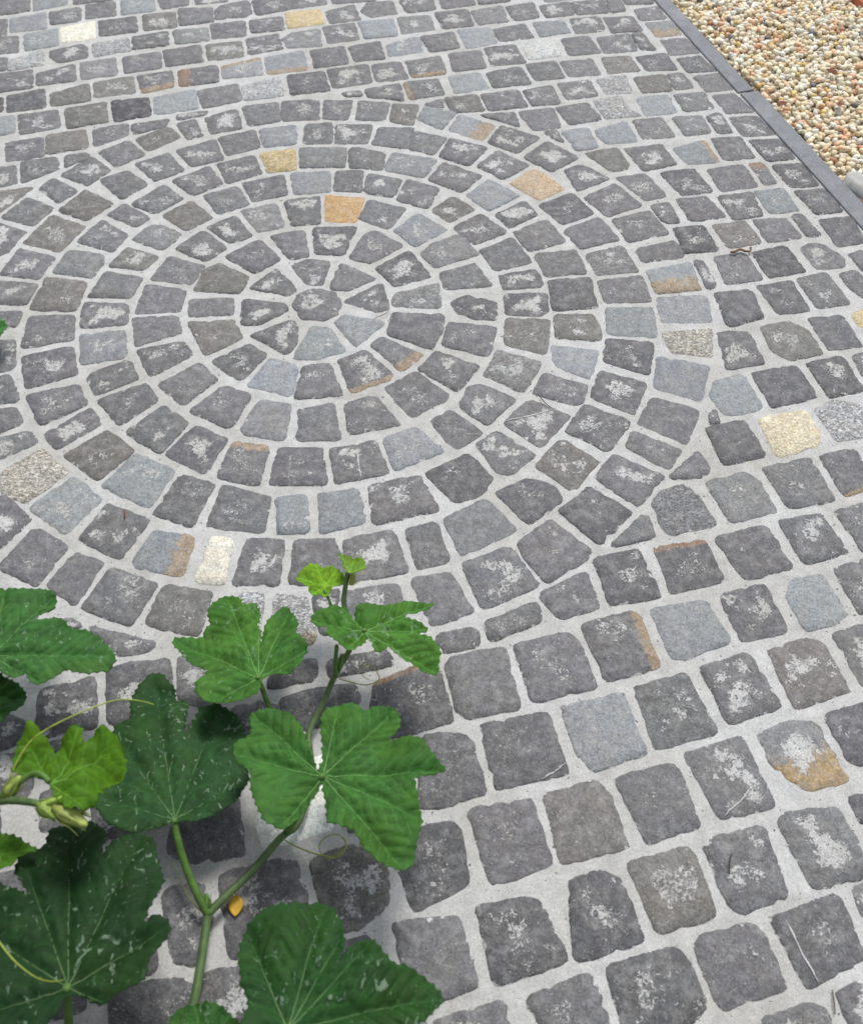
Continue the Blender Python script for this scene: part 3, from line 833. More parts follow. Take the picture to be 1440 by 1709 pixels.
calcite((-0.1367,1.2550,0.0000), (-0.1275,1.1852,0.0000), .0012); calcite((0.1398,1.3204,0.0000), (0.2329,1.3491,0.0000), .0011)
calcite((0.4656,0.4075,0.0000), (0.4906,0.3290,0.0000), .0014); calcite((0.4120,0.5495,0.0000), (0.4638,0.5947,0.0000), .0009); calcite((0.1582,0.6065,0.0000), (0.1944,0.6313,0.0000), .0009)
calcite((0.6928,2.0260,0.0000), (0.7258,1.9473,0.0000), .0008)

# ---------------------------------------------------------------- gravel strip, edging
bed = fill_poly('gravel_bed', [kp(-6, .03), kp(-6, 4), kp(5, 4), kp(5, .03)], [], -.024, mat_plain('sand', (.48, .40, .28), .3, 200)); tag(bed, kind='structure')
def pebbles():
    PT = [((.72, .63, .46), 38), ((.66, .54, .35), 20), ((.75, .70, .59), 24), ((.56, .46, .31), 6), ((.66, .42, .25), 8), ((.54, .51, .46), 4), ((.42, .19, .10), 1.8), ((.13, .13, .14), 1.0), ((.62, .46, .18), 4)]
    cols = np.array([c for c, _ in PT]); pw = np.array([w_ for _, w_ in PT]); pw = pw / pw.sum()
    pos = []
    for lay, (pitch, z0, keep) in enumerate(((.0152, -.016, 1.), (.0168, -.006, .74))):
        for i in range(int(1.95 / pitch)):
            for j in range(int(.66 / (pitch * .87))):
                if random.random() > keep: continue
                s = -.5 + (i + .5 * (j % 2) + random.uniform(-.33, .33)) * pitch; t = .062 + (j + random.uniform(-.33, .33)) * pitch * .87
                lim = .012 if t > .075 else .004
                if t < .062: continue
                pos.append((s, t, z0 - (.004 if t < .078 else 0) + random.uniform(-.003, .003)))
    n = len(pos); ps = np.array([kp(s, t) + (z,) for s, t, z in pos])
    dims = np.stack([rng.uniform(.0078, .0135, n), rng.uniform(.0062, .0098, n), rng.uniform(.0050, .0080, n)], 1)
    base = ICO_V[None] * (1 + .16 * rng.standard_normal((n, len(ICO_V), 1))) * dims[:, None]
    an = rng.uniform(0, 2 * math.pi, n); ti = rng.normal(0, .35, n); ca, sa, ct, st = np.cos(an), np.sin(an), np.cos(ti), np.sin(ti)
    x, y, z = base[..., 0], base[..., 1], base[..., 2]
    x, z = x * ct[:, None] - z * st[:, None], x * st[:, None] + z * ct[:, None]
    x, y = x * ca[:, None] - y * sa[:, None], x * sa[:, None] + y * ca[:, None]
    V = np.stack([x, y, z], -1) + ps[:, None]
    V = V.reshape(-1, 3); Fb = np.array(ICO_F); Fc = (Fb[None] + (np.arange(n) * len(ICO_V))[:, None, None]).reshape(-1, 3)
    me = bpy.data.meshes.new('gravel'); me.vertices.add(len(V)); me.vertices.foreach_set('co', V.astype(np.float32).ravel())
    me.loops.add(len(Fc) * 3); me.loops.foreach_set('vertex_index', Fc.astype(np.int32).ravel())
    me.polygons.add(len(Fc)); me.polygons.foreach_set('loop_start', np.arange(0, len(Fc) * 3, 3, dtype=np.int32)); me.update(calc_edges=True)
    cc = cols[rng.choice(len(cols), n, p=pw)] * rng.uniform(.95, 1.25, (n, 1)) 
    cc = np.concatenate([np.clip(cc, .02, .82), np.ones((n, 1))], 1); colattr(me, 'tone', np.repeat(cc, len(ICO_V), 0))
    o = link('gravel', me, M_PEB); tag(o, 'cream and tan pebble gravel beside the bluestone kerb', 'gravel', kind='stuff')
pebbles()
TE = (Vector((1.2440,2.9976,0.0000)[:2]) - K0).dot(KN)
edging = bpy.data.objects.new('brick_edging', None); COL.objects.link(edging); edging.location = (*kp(0, TE), -.1)
tag(edging, 'red terracotta brick edging along the far side of the gravel', 'edging')
M_BRICK = mat_plain('terracotta', (.42, .13, .07), .2, 90, .8)
for i in range(12):
    b = prism('brick', [kp(-1.2 + i * .21, TE), kp(-1.2 + i * .21 + .2, TE), kp(-1.2 + i * .21 + .2, TE + .1), kp(-1.2 + i * .21, TE + .1)], -.1, .012, M_BRICK, None, .005)
    b.parent = edging; b.matrix_parent_inverse = Matrix.Translation(-edging.location)
def rock(name, c, dims, rz, mat, label, cat, seed):
    bm = bmesh.new(); bmesh.ops.create_icosphere(bm, subdivisions=3, radius=1.)
    for v in bm.verts:
        d = 1 + .28 * noise.noise(v.co * 1.1 + Vector((seed, 0, 0))) + .07 * noise.noise(v.co * 3.4 + Vector((seed, 4, 0)))
        v.co = Vector((v.co.x * dims[0], v.co.y * dims[1], min(v.co.z, .75) * dims[2])) * d
    me = bpy.data.meshes.new(name); bm.to_mesh(me); bm.free(); o = link(name, me, mat); o.location = c; o.rotation_euler.z = rz
    return tag(o, label, cat)
g = (1.0082,2.0643,0.0000); rock('rock', (g[0] + .012, g[1], -.004), (.056, .036, .030), -1.0, mat_plain('pale_rock', (.38, .375, .35), .2, 60, .75), 'large smooth pale grey rock lying in the gravel by the kerb', 'rock', 3.)

# ---------------------------------------------------------------- squash vines
VINE = {}
for key, loc, lab in (('A', (-0.3145,0.2324,-0.0000), 'squash vine climbing over the circle rim with a stem forking by a yellow leaf'), ('B', (-0.8014,0.4452,0.0000), 'squash vine with a crinkled young shoot, pale buds and blotched leaves')):
    r_ = bpy.data.objects.new('squash_vine', None); COL.objects.link(r_); r_.location = (loc[0], loc[1], 0); tag(r_, lab, 'vine', 'squash vines on the paving'); VINE[key] = r_
def part(name, me, mat, vine, parent=None):
    o = link(name, me, mat); root = VINE[vine]
    o.parent = parent or root
    if parent is None: o.matrix_parent_inverse = Matrix.Translation(-root.location)
    return o
def seg_d(p, a, b):
    d = b - a; t = max(0., min(1., (p - a).dot(d) / max(d.length_squared, 1e-12))); return (p - a - d * t).length
def leaf(vine, label, node, nrm, outl, tips, tone, wav, res=True):
    node = Vector(node); nz = Vector(nrm); ux = Vector((1, 0, 0)); ux = (ux - nz * ux.dot(nz)).normalized(); uy = nz.cross(ux)
    def to2(p): d = Vector(p) - node; return Vector((d.dot(ux), d.dot(uy)))
    O = [to2(p) for p in outl]; T = [to2(p) for p in tips]; n = len(O)
    sd = random.uniform(0, 100); size = max(p.length for p in O)
    # smooth, then toothed margin
    sm = []
    for i in range(n):
        p0, p1, p2, p3 = O[i - 1], O[i], O[(i + 1) % n], O[(i + 2) % n]; L = (p2 - p1).length; k = max(2, int(L / .0035))
        for j in range(k):
            t = j / k
            sm.append(.5 * ((2 * p1) + (p2 - p0) * t * .8 + (2 * p0 - 5 * p1 + 4 * p2 - p3) * t * t * .8 + (3 * p1 - p0 - 3 * p2 + p3) * t ** 3 * .8) if False else
                      (p1 + (p2 - p1) * t))
    for _ in range(2): sm = [(sm[i - 1] + sm[i] * 2 + sm[(i + 1) % len(sm)]) / 4 for i in range(len(sm))]
    ar = sum(sm[i].x * sm[(i + 1) % len(sm)].y - sm[(i + 1) % len(sm)].x * sm[i].y for i in range(len(sm)))
    if ar < 0: sm = sm[::-1]
    m = len(sm); rim = []
    for i, q in enumerate(sm):
        t = sm[(i + 1) % m] - sm[i - 1]; nn = Vector((t.y, -t.x)).normalized() if t.length > 1e-9 else Vector((0, 0))
        rim.append(q + nn * ((.0016 if i % 3 == 0 else -.0006) + .0014 * noise.noise(Vector((q.x * 90, q.y * 90, sd)))))
    xs = [q.x for q in rim]; ys = [q.y for q in rim]; step = max(.0028, size / 50) if res else size / 14
    def inside(p):
        ins = False
        for i in range(m):
            a, b = rim[i], rim[(i + 1) % m]
            if (a.y > p.y) != (b.y > p.y) and p.x < (b.x - a.x) * (p.y - a.y) / (b.y - a.y) + a.x: ins = not ins
        return ins
    R = np.array([q[:] for q in rim]); pts = list(rim); y = min(ys); row = 0
    while y < max(ys):
        x = min(xs) + (step / 2 if row % 2 else 0)
        while x < max(xs):
            p = Vector((x + random.uniform(-.15, .15) * step, y + random.uniform(-.15, .15) * step))
            if np.min((R[:, 0] - p.x) ** 2 + (R[:, 1] - p.y) ** 2) > (.55 * step) ** 2 and inside(p): pts.append(p)
            x += step
        y += step * .87; row += 1
    cd = delaunay_2d_cdt(pts, [], [list(range(m))], 1, 1e-6); V2 = cd[0]; F = [tuple(f) for f in cd[2]]
    prim = [(Vector((0, 0)), t * .97) for t in T]; secs = []
    for a, b in prim:
        d = b - a; L = d.length; u = d / L; pr = Vector((-u.y, u.x)); k = max(3, int(L / .016))
        for i in range(1, k):
            f = i / k
            for s in (-1, 1):
                st = a + d * (f + .02 * s); dr = (u * .75 + pr * s * .75).normalized(); secs.append((st, st + dr * (L * .42 * (1.05 - .6 * f))))
    def height(p, dv, ds):
        r = p.length / size
        h = -.0060 * math.exp(-(dv / .008) ** 2) - .0032 * math.exp(-(ds / .0042) ** 2)
        h += (wav * 2.2 * r * noise.noise(Vector((p.x * 48, p.y * 48, sd + 9))) if wav > .01 else 0) + wav * 2.6 * r * noise.noise(Vector((p.x * 16, p.y * 16, sd))) * 2 + .0022 * noise.noise(Vector((p.x * 55, p.y * 55, sd)))
        return h + .05 * size * (r * .9 - r * r * 1.25) * 1.6
    V = []; PR = []
    fleck = 0. if 'without' in label or 'plain' in label or 'young' in label else .8 if 'small pale' in label else 1.
    for p in V2:
        p = Vector(p); dv = min(seg_d(p, a, b) for a, b in prim); ds = min(seg_d(p, a, b) for a, b in secs)
        V.append(node + ux * p.x + uy * p.y + nz * height(p, dv, ds)); PR.append((dv * 100, ds * 100, p.length / size, fleck))
    me = pym('leaf', V, F); colattr(me, 'prm', PR); colattr(me, 'tone', [tone + (1,)] * len(V))
    me.update()
    if sum(p.normal.z for p in me.polygons) < 0: me.flip_normals()
    o = part('leaf', me, M_LEAF, vine)
    if res: o['label'] = label
    sol = o.modifiers.new('thickness', 'SOLIDIFY'); sol.thickness = .0006; sol.offset = -1
    vv = []; ff = []
    for a, b in prim:
        L = (b - a).length; k = max(6, int(L / .008)); C = []; Rr = []
        for i in range(k):
            q = a + (b - a) * (i / (k - 1)) * .93; ds = min(seg_d(q, c, d) for c, d in secs)
            C.append(node + ux * q.x + uy * q.y + nz * (height(q, 0, ds) + .0002)); Rr.append((.0010 - .00095 * i / k) * min(1., size / .12))
        tv, tf = tube_mesh(C, Rr, 5, 1); bs = len(vv); vv += tv; ff += [tuple(i + bs for i in f) for f in tf]
    me = pym('veins', vv, ff); colattr(me, 'tone', [(.055 + tone[0] * 1.5, .085 + tone[1] * 1.3, .03 + tone[2] * 1.5, 1)] * len(vv))
    ve = part('veins', me, M_STEM, vine, o); return o
STEMC = dict(stem=(.075, .13, .04), petiole=(.08, .165, .028), tendril=(.24, .30, .04))
def tube_part(kind, vine, pts, r0, r1):
    n = len(pts); v, f = tube_mesh(pts, [r0 + (r1 - r0) * i / (n - 1) for i in range(n)], 10 if kind != 'tendril' else 6, 5, .07 if kind != 'tendril' else 0)
    me = pym(kind, v, f); colattr(me, 'tone', [STEMC[kind] + (1,)] * len(v)); part(kind, me, M_STEM, vine)
def bud(vine, a, b, r, col, label):
    a, b = Vector(a), Vector(b); d = b - a; N = 9; prof = [(.0, .35), (.12, .7), (.3, 1), (.5, .95), (.68, .7), (.82, .55), (.92, .42), (1, .12)]
    v, f = tube_mesh([a + d * t for t, _ in prof], [r * q for _, q in prof], 10, 2, .12)
    me = pym('bud', v, f); colattr(me, 'tone', [col + (1,)] * len(v)); o = part('bud', me, M_STEM, vine)
    if label: o['label'] = label
    # sepals folded round the bud
    vv = []; ff = []; x = d.orthogonal().normalized(); y = d.normalized().cross(x)
    for s in range(5):
        an = s * 2 * math.pi / 5; rad = x * math.cos(an) + y * math.sin(an); tn = d.normalized().cross(rad); bs = len(vv)
        for t, ww, ro in ((.05, .35, .75), (.35, .3, 1.12), (.65, .2, 1.05), (.95, .03, 1.3)):
            for q in (-1, 1): vv.append(a + d * t + rad * r * ro + tn * r * ww * q)
        ff += [(bs + 2 * i, bs + 2 * i + 1, bs + 2 * i + 3, bs + 2 * i + 2) for i in range(3)]
    me = pym('sepals', vv, ff); colattr(me, 'tone', [tuple(c * .7 for c in col) + (1,)] * len(vv)); se = part('sepals', me, M_STEM, vine, o)
    m_ = se.modifiers.new('thickness', 'SOLIDIFY'); m_.thickness = .0008
leaf('A','mid green leaf with small pale flecks',(-0.2507,0.7172,0.1150),(-0.0496,0.1190,0.9917),[(-0.2437,0.7018,0.1172),(-0.2450,0.6882,0.1188),(-0.2633,0.6755,0.1194),(-0.2852,0.6697,0.1190),(-0.3044,0.6754,0.1173),(-0.3197,0.6737,0.1168),(-0.3368,0.6918,0.1137),(-0.3382,0.7089,0.1116),(-0.3222,0.7274,0.1102),(-0.3436,0.7335,0.1084),(-0.3649,0.7558,0.1047),(-0.3838,0.7784,0.1010),(-0.3876,0.7916,0.0992),(-0.3688,0.7964,0.0996),(-0.3449,0.7972,0.1007),(-0.3442,0.8123,0.0989),(-0.3353,0.8176,0.0987),(-0.3438,0.8411,0.0955),(-0.3405,0.8687,0.0923),(-0.3238,0.8820,0.0916),(-0.3012,0.8769,0.0933),(-0.2908,0.8564,0.0963),(-0.2693,0.8574,0.0972),(-0.2617,0.8374,0.1000),(-0.2651,0.8145,0.1026),(-0.2575,0.8111,0.1034),(-0.2547,0.7766,0.1077),(-0.2551,0.8064,0.1041),(-0.2492,0.8291,0.1016),(-0.2330,0.8498,0.1000),(-0.2209,0.8512,0.1004),(-0.2102,0.8351,0.1029),(-0.1984,0.8039,0.1072),(-0.2028,0.7929,0.1083),(-0.1839,0.7736,0.1116),(-0.1827,0.7590,0.1134),(-0.1909,0.7521,0.1138),(-0.1865,0.7413,0.1153),(-0.1973,0.7258,0.1166),(-0.2081,0.7176,0.1171),(-0.2258,0.7218,0.1157),(-0.2432,0.7169,0.1154)],[(-0.3200,0.8778,0.0923),(-0.3824,0.7876,0.1000),(-0.3115,0.6757,0.1169),(-0.2668,0.8494,0.0983),(-0.2201,0.8433,0.1014),(-0.1845,0.7627,0.1129)],(0.045, 0.135, 0.023),0.004)
leaf('A','small bright yellow-green young leaf',(-0.1634,0.8707,0.1250),(0.0000,0.1961,0.9806),[(-0.2090,0.8862,0.1219),(-0.1997,0.9013,0.1189),(-0.1901,0.9144,0.1163),(-0.1778,0.9165,0.1158),(-0.1657,0.9009,0.1190),(-0.1588,0.9118,0.1168),(-0.1463,0.9104,0.1171),(-0.1360,0.8940,0.1203),(-0.1317,0.8832,0.1225),(-0.1435,0.8684,0.1255),(-0.1523,0.8642,0.1263),(-0.1571,0.8476,0.1296),(-0.1693,0.8498,0.1292),(-0.1828,0.8491,0.1293),(-0.1881,0.8647,0.1262),(-0.2048,0.8742,0.1243)],[(-0.2075,0.8862,0.1219),(-0.1807,0.9143,0.1163),(-0.1477,0.9086,0.1174),(-0.1338,0.8832,0.1225),(-0.1816,0.8520,0.1287),(-0.1603,0.8497,0.1292)],(0.13, 0.28, 0.02),0.002)
leaf('A','tiny folded leaf at the shoot tip',(-0.1232,0.8682,0.1650),(0.0000,0.4472,0.8944),[(-0.1439,0.9236,0.1373),(-0.1403,0.9283,0.1349),(-0.1349,0.9162,0.1410),(-0.1194,0.9053,0.1464),(-0.1072,0.9052,0.1465),(-0.0985,0.8876,0.1553),(-0.1015,0.8734,0.1624),(-0.1169,0.8720,0.1631),(-0.1220,0.8609,0.1686),(-0.1280,0.8683,0.1650),(-0.1327,0.8824,0.1579),(-0.1392,0.9057,0.1463)],[(-0.1408,0.9235,0.1373),(-0.1193,0.9042,0.1470),(-0.1000,0.8876,0.1553)],(0.1, 0.2, 0.02),0.001)
leaf('A','pale-veined green leaf of two spread halves',(-0.0990,0.7817,0.1350),(0.0494,0.1482,0.9877),[(-0.1817,0.7993,0.1365),(-0.1674,0.8228,0.1322),(-0.1472,0.8312,0.1300),(-0.1292,0.8277,0.1296),(-0.1195,0.8124,0.1314),(-0.1097,0.7916,0.1340),(-0.1166,0.8124,0.1313),(-0.1128,0.8261,0.1290),(-0.0968,0.8344,0.1270),(-0.0817,0.8289,0.1270),(-0.0491,0.8376,0.1241),(-0.0251,0.8422,0.1222),(0.0064,0.8410,0.1208),(-0.0072,0.8268,0.1236),(-0.0398,0.8143,0.1271),(-0.0427,0.8085,0.1282),(-0.0131,0.7958,0.1286),(-0.0038,0.7876,0.1293),(-0.0102,0.7818,0.1305),(-0.0219,0.7816,0.1312),(-0.0015,0.7735,0.1314),(0.0127,0.7480,0.1345),(0.0072,0.7105,0.1404),(-0.0131,0.7154,0.1406),(-0.0358,0.7290,0.1397),(-0.0473,0.7359,0.1393),(-0.0621,0.7573,0.1368),(-0.0704,0.7462,0.1389),(-0.0817,0.7442,0.1398),(-0.0882,0.7641,0.1371),(-0.0944,0.7743,0.1359),(-0.0965,0.7565,0.1386),(-0.1188,0.7452,0.1415),(-0.1366,0.7556,0.1408),(-0.1476,0.7701,0.1392),(-0.1582,0.7773,0.1386),(-0.1498,0.7906,0.1362),(-0.1707,0.7901,0.1373)],[(-0.1788,0.8002,0.1362),(-0.1351,0.8275,0.1299),(-0.1219,0.7487,0.1411),(0.0034,0.8401,0.1211),(-0.0073,0.7883,0.1294),(0.0067,0.7158,0.1396),(-0.0761,0.7468,0.1391)],(0.049, 0.145, 0.023),0.004)
leaf('A','large matt green five-lobed leaf without flecks',(-0.1442,0.5479,0.1600),(-0.0497,0.0994,0.9938),[(-0.1524,0.5542,0.1590),(-0.1627,0.5853,0.1553),(-0.1758,0.6176,0.1514),(-0.1939,0.6388,0.1484),(-0.2237,0.6484,0.1460),(-0.2523,0.6457,0.1448),(-0.2456,0.6108,0.1486),(-0.2650,0.5978,0.1490),(-0.2645,0.5816,0.1506),(-0.2559,0.5645,0.1527),(-0.2371,0.5526,0.1549),(-0.2356,0.5269,0.1575),(-0.2137,0.4835,0.1630),(-0.1899,0.4717,0.1653),(-0.1676,0.4918,0.1644),(-0.1515,0.5201,0.1624),(-0.1451,0.5393,0.1608),(-0.1396,0.5156,0.1635),(-0.1344,0.4828,0.1670),(-0.0999,0.4699,0.1700),(-0.0893,0.4485,0.1727),(-0.0615,0.4265,0.1763),(-0.0396,0.4207,0.1779),(-0.0252,0.4293,0.1778),(-0.0217,0.4559,0.1753),(-0.0144,0.4833,0.1729),(-0.0181,0.4996,0.1711),(-0.0197,0.5161,0.1694),(-0.0259,0.5389,0.1668),(-0.0028,0.5433,0.1675),(0.0180,0.5443,0.1685),(-0.0026,0.5737,0.1645),(-0.0128,0.5918,0.1622),(-0.0343,0.5989,0.1604),(-0.0605,0.5944,0.1595),(-0.0449,0.6148,0.1583),(-0.0444,0.6334,0.1564),(-0.0536,0.6488,0.1544),(-0.0814,0.6489,0.1530),(-0.0934,0.6399,0.1533),(-0.1062,0.6527,0.1514),(-0.1228,0.6552,0.1503),(-0.1438,0.6493,0.1499),(-0.1538,0.6280,0.1515),(-0.1474,0.5938,0.1553),(-0.1463,0.5670,0.1580)],[(-0.2479,0.6436,0.1452),(-0.2602,0.5797,0.1510),(-0.1939,0.4750,0.1648),(-0.0397,0.4237,0.1776),(0.0142,0.5462,0.1681),(-0.0511,0.6459,0.1549),(-0.1292,0.6526,0.1503),(-0.0181,0.4874,0.1723)],(0.041, 0.124, 0.025),0.004)
leaf('A','dark bluish green leaf with a long middle lobe',(-0.3434,0.5157,0.1000),(-0.0291,0.2424,0.9697),[(-0.3350,0.5092,0.1019),(-0.3107,0.5068,0.1032),(-0.2815,0.5215,0.1004),(-0.2608,0.5432,0.0956),(-0.2528,0.5784,0.0870),(-0.2702,0.6290,0.0739),(-0.2706,0.6606,0.0659),(-0.2860,0.6883,0.0586),(-0.3193,0.7082,0.0526),(-0.3418,0.6999,0.0540),(-0.3509,0.6682,0.0616),(-0.3565,0.6523,0.0655),(-0.3583,0.6793,0.0586),(-0.3583,0.7071,0.0517),(-0.3828,0.7180,0.0482),(-0.3916,0.7484,0.0404),(-0.4133,0.7730,0.0336),(-0.4343,0.7761,0.0322),(-0.4482,0.7561,0.0368),(-0.4535,0.7212,0.0453),(-0.4427,0.6871,0.0542),(-0.4640,0.6735,0.0569),(-0.4610,0.6445,0.0643),(-0.4410,0.6160,0.0720),(-0.4592,0.5884,0.0784),(-0.4697,0.5595,0.0853),(-0.4575,0.5357,0.0916),(-0.4301,0.5077,0.0994),(-0.4030,0.4946,0.1035),(-0.3729,0.5011,0.1028),(-0.3493,0.5095,0.1014)],[(-0.4277,0.7674,0.0345),(-0.3180,0.7003,0.0546),(-0.2561,0.5784,0.0869),(-0.4531,0.5496,0.0882),(-0.4593,0.6550,0.0617),(-0.3920,0.4979,0.1030)],(0.021, 0.064, 0.02),0.004)  # old leaf's dark green, with some lower-left shade put into the tone
leaf('B','very dark green leaf with silvery flecks',(-0.4034,0.2830,0.2100),(-0.0294,0.1960,0.9802),[(-0.3950,0.2764,0.2116),(-0.3817,0.2712,0.2130),(-0.3598,0.2621,0.2155),(-0.3433,0.2750,0.2134),(-0.3152,0.2848,0.2123),(-0.3181,0.3110,0.2070),(-0.2997,0.3406,0.2016),(-0.3046,0.3554,0.1985),(-0.3231,0.3607,0.1969),(-0.3330,0.3488,0.1989),(-0.3214,0.3867,0.1917),(-0.3190,0.4030,0.1885),(-0.3347,0.4341,0.1818),(-0.3434,0.4581,0.1768),(-0.3628,0.4691,0.1740),(-0.3846,0.4663,0.1739),(-0.3977,0.4496,0.1768),(-0.4025,0.4276,0.1811),(-0.4035,0.4675,0.1731),(-0.4304,0.4846,0.1689),(-0.4596,0.4811,0.1687),(-0.4875,0.4859,0.1669),(-0.4839,0.4611,0.1720),(-0.5064,0.4376,0.1760),(-0.5039,0.4181,0.1800),(-0.4785,0.3897,0.1864),(-0.5050,0.3991,0.1837),(-0.5329,0.4072,0.1813),(-0.5684,0.3854,0.1846),(-0.5561,0.3149,0.1990),(-0.5058,0.2500,0.2135),(-0.4597,0.2283,0.2192),(-0.4230,0.2337,0.2193),(-0.4033,0.2547,0.2157),(-0.4030,0.2721,0.2122)],[(-0.4574,0.4786,0.1693),(-0.3619,0.4650,0.1748),(-0.3053,0.3483,0.1999),(-0.3573,0.2652,0.2149),(-0.5630,0.3707,0.1877),(-0.4992,0.2499,0.2137),(-0.4965,0.4295,0.1779)],(0.013, 0.04, 0.012),0.004)  # dark leaf, tone lowered further to carry the shade of the corner
leaf('B','broad green leaf blotched with silver along its veins',(-0.6338,0.7444,0.1400),(0.0199,0.0995,0.9948),[(-0.6546,0.8653,0.1283),(-0.6297,0.8623,0.1281),(-0.6065,0.8655,0.1273),(-0.5855,0.8656,0.1269),(-0.5677,0.8548,0.1276),(-0.5618,0.8432,0.1287),(-0.5630,0.8243,0.1306),(-0.5856,0.8092,0.1325),(-0.5878,0.8011,0.1334),(-0.5592,0.8093,0.1320),(-0.5470,0.8075,0.1319),(-0.5246,0.7874,0.1335),(-0.5072,0.7874,0.1332),(-0.4844,0.7766,0.1338),(-0.4625,0.7553,0.1355),(-0.4507,0.7343,0.1373),(-0.4600,0.7172,0.1392),(-0.4849,0.7029,0.1412),(-0.5054,0.7069,0.1412),(-0.5156,0.7143,0.1406),(-0.5335,0.6968,0.1427),(-0.5485,0.6901,0.1437),(-0.5637,0.6951,0.1435),(-0.5735,0.7108,0.1421),(-0.5900,0.7001,0.1436),(-0.6106,0.7135,0.1426),(-0.6307,0.7339,0.1410),(-0.6322,0.7202,0.1424),(-0.6505,0.7066,0.1441),(-0.6809,0.7408,0.1413),(-0.6956,0.8052,0.1352),(-0.6861,0.8505,0.1304),(-0.6696,0.8653,0.1286)],[(-0.5697,0.8509,0.1281),(-0.4603,0.7448,0.1365),(-0.5494,0.6935,0.1434),(-0.6687,0.8622,0.1289),(-0.6836,0.7583,0.1396),(-0.6477,0.8623,0.1285)],(0.042, 0.125, 0.03),0.004)
leaf('B','plain green leaf tucked under the blotched leaf',(-0.6639,0.7252,0.0600),(0.0000,0.0995,0.9950),[(-0.6517,0.7596,0.0566),(-0.6369,0.7497,0.0576),(-0.6233,0.7442,0.0581),(-0.6051,0.7299,0.0595),(-0.5944,0.6953,0.0630),(-0.6039,0.6852,0.0640),(-0.6167,0.6843,0.0641),(-0.6175,0.6719,0.0653),(-0.6260,0.6714,0.0654),(-0.6494,0.6722,0.0653),(-0.6789,0.6927,0.0633),(-0.6957,0.7273,0.0598),(-0.6866,0.7556,0.0570),(-0.6632,0.7375,0.0588)],[(-0.6012,0.7125,0.0613),(-0.6209,0.6736,0.0652),(-0.6781,0.6995,0.0626),(-0.6429,0.7498,0.0575)],(0.04, 0.12, 0.025),0.004)
leaf('B','smooth green leaf reaching onto the circle edge',(-0.8935,1.5358,0.0500),(0.0000,0.0000,1.0000),[(-0.8619,1.5672,0.0500),(-0.8492,1.5590,0.0500),(-0.8398,1.5450,0.0500),(-0.8390,1.5293,0.0500),(-0.8475,1.5111,0.0500),(-0.8731,1.4891,0.0500),(-0.9151,1.5088,0.0500),(-0.9314,1.5481,0.0500),(-0.9269,1.5800,0.0500),(-0.9010,1.5636,0.0500),(-0.8893,1.5795,0.0500)],[(-0.8412,1.5430,0.0500),(-0.8530,1.5119,0.0500),(-0.9146,1.5166,0.0500),(-0.8801,1.5754,0.0500)],(0.05, 0.16, 0.04),0.004)
leaf('B','crinkled yellow-green young leaf over the dark leaves',(-0.4479,0.4892,0.2800),(-0.0908,0.4087,0.9082),[(-0.5003,0.5050,0.2677),(-0.4989,0.5289,0.2571),(-0.5023,0.5406,0.2514),(-0.4843,0.5527,0.2478),(-0.4674,0.5448,0.2530),(-0.4566,0.5325,0.2597),(-0.4505,0.5503,0.2523),(-0.4354,0.5577,0.2505),(-0.4240,0.5551,0.2527),(-0.4220,0.5366,0.2613),(-0.3946,0.5564,0.2551),(-0.3808,0.5520,0.2585),(-0.3739,0.5349,0.2669),(-0.3801,0.5096,0.2776),(-0.3913,0.4994,0.2811),(-0.3922,0.4871,0.2865),(-0.3845,0.4672,0.2962),(-0.4018,0.4595,0.2980),(-0.4148,0.4569,0.2979),(-0.4268,0.4640,0.2935),(-0.4421,0.4768,0.2862),(-0.4528,0.4926,0.2780),(-0.4814,0.5007,0.2715)],[(-0.4933,0.5433,0.2511),(-0.4291,0.5538,0.2528),(-0.3800,0.5452,0.2616),(-0.4023,0.4610,0.2973)],(0.06, 0.15, 0.01),0.012)
leaf('B','light green leaf above the very dark leaf',(-0.5460,0.4361,0.2000),(0.0000,0.1961,0.9806),[(-0.5289,0.4642,0.1944),(-0.5077,0.4587,0.1955),(-0.4787,0.4446,0.1983),(-0.4799,0.4389,0.1994),(-0.4992,0.4318,0.2009),(-0.4977,0.4195,0.2033),(-0.5129,0.4153,0.2042),(-0.5471,0.4119,0.2049),(-0.5796,0.4300,0.2012),(-0.5819,0.4562,0.1960),(-0.5573,0.4480,0.1976),(-0.5497,0.4612,0.1950)],[(-0.4812,0.4434,0.1986),(-0.5008,0.4216,0.2029),(-0.5758,0.4325,0.2007),(-0.5229,0.4610,0.1950)],(0.05, 0.14, 0.015),0.004)
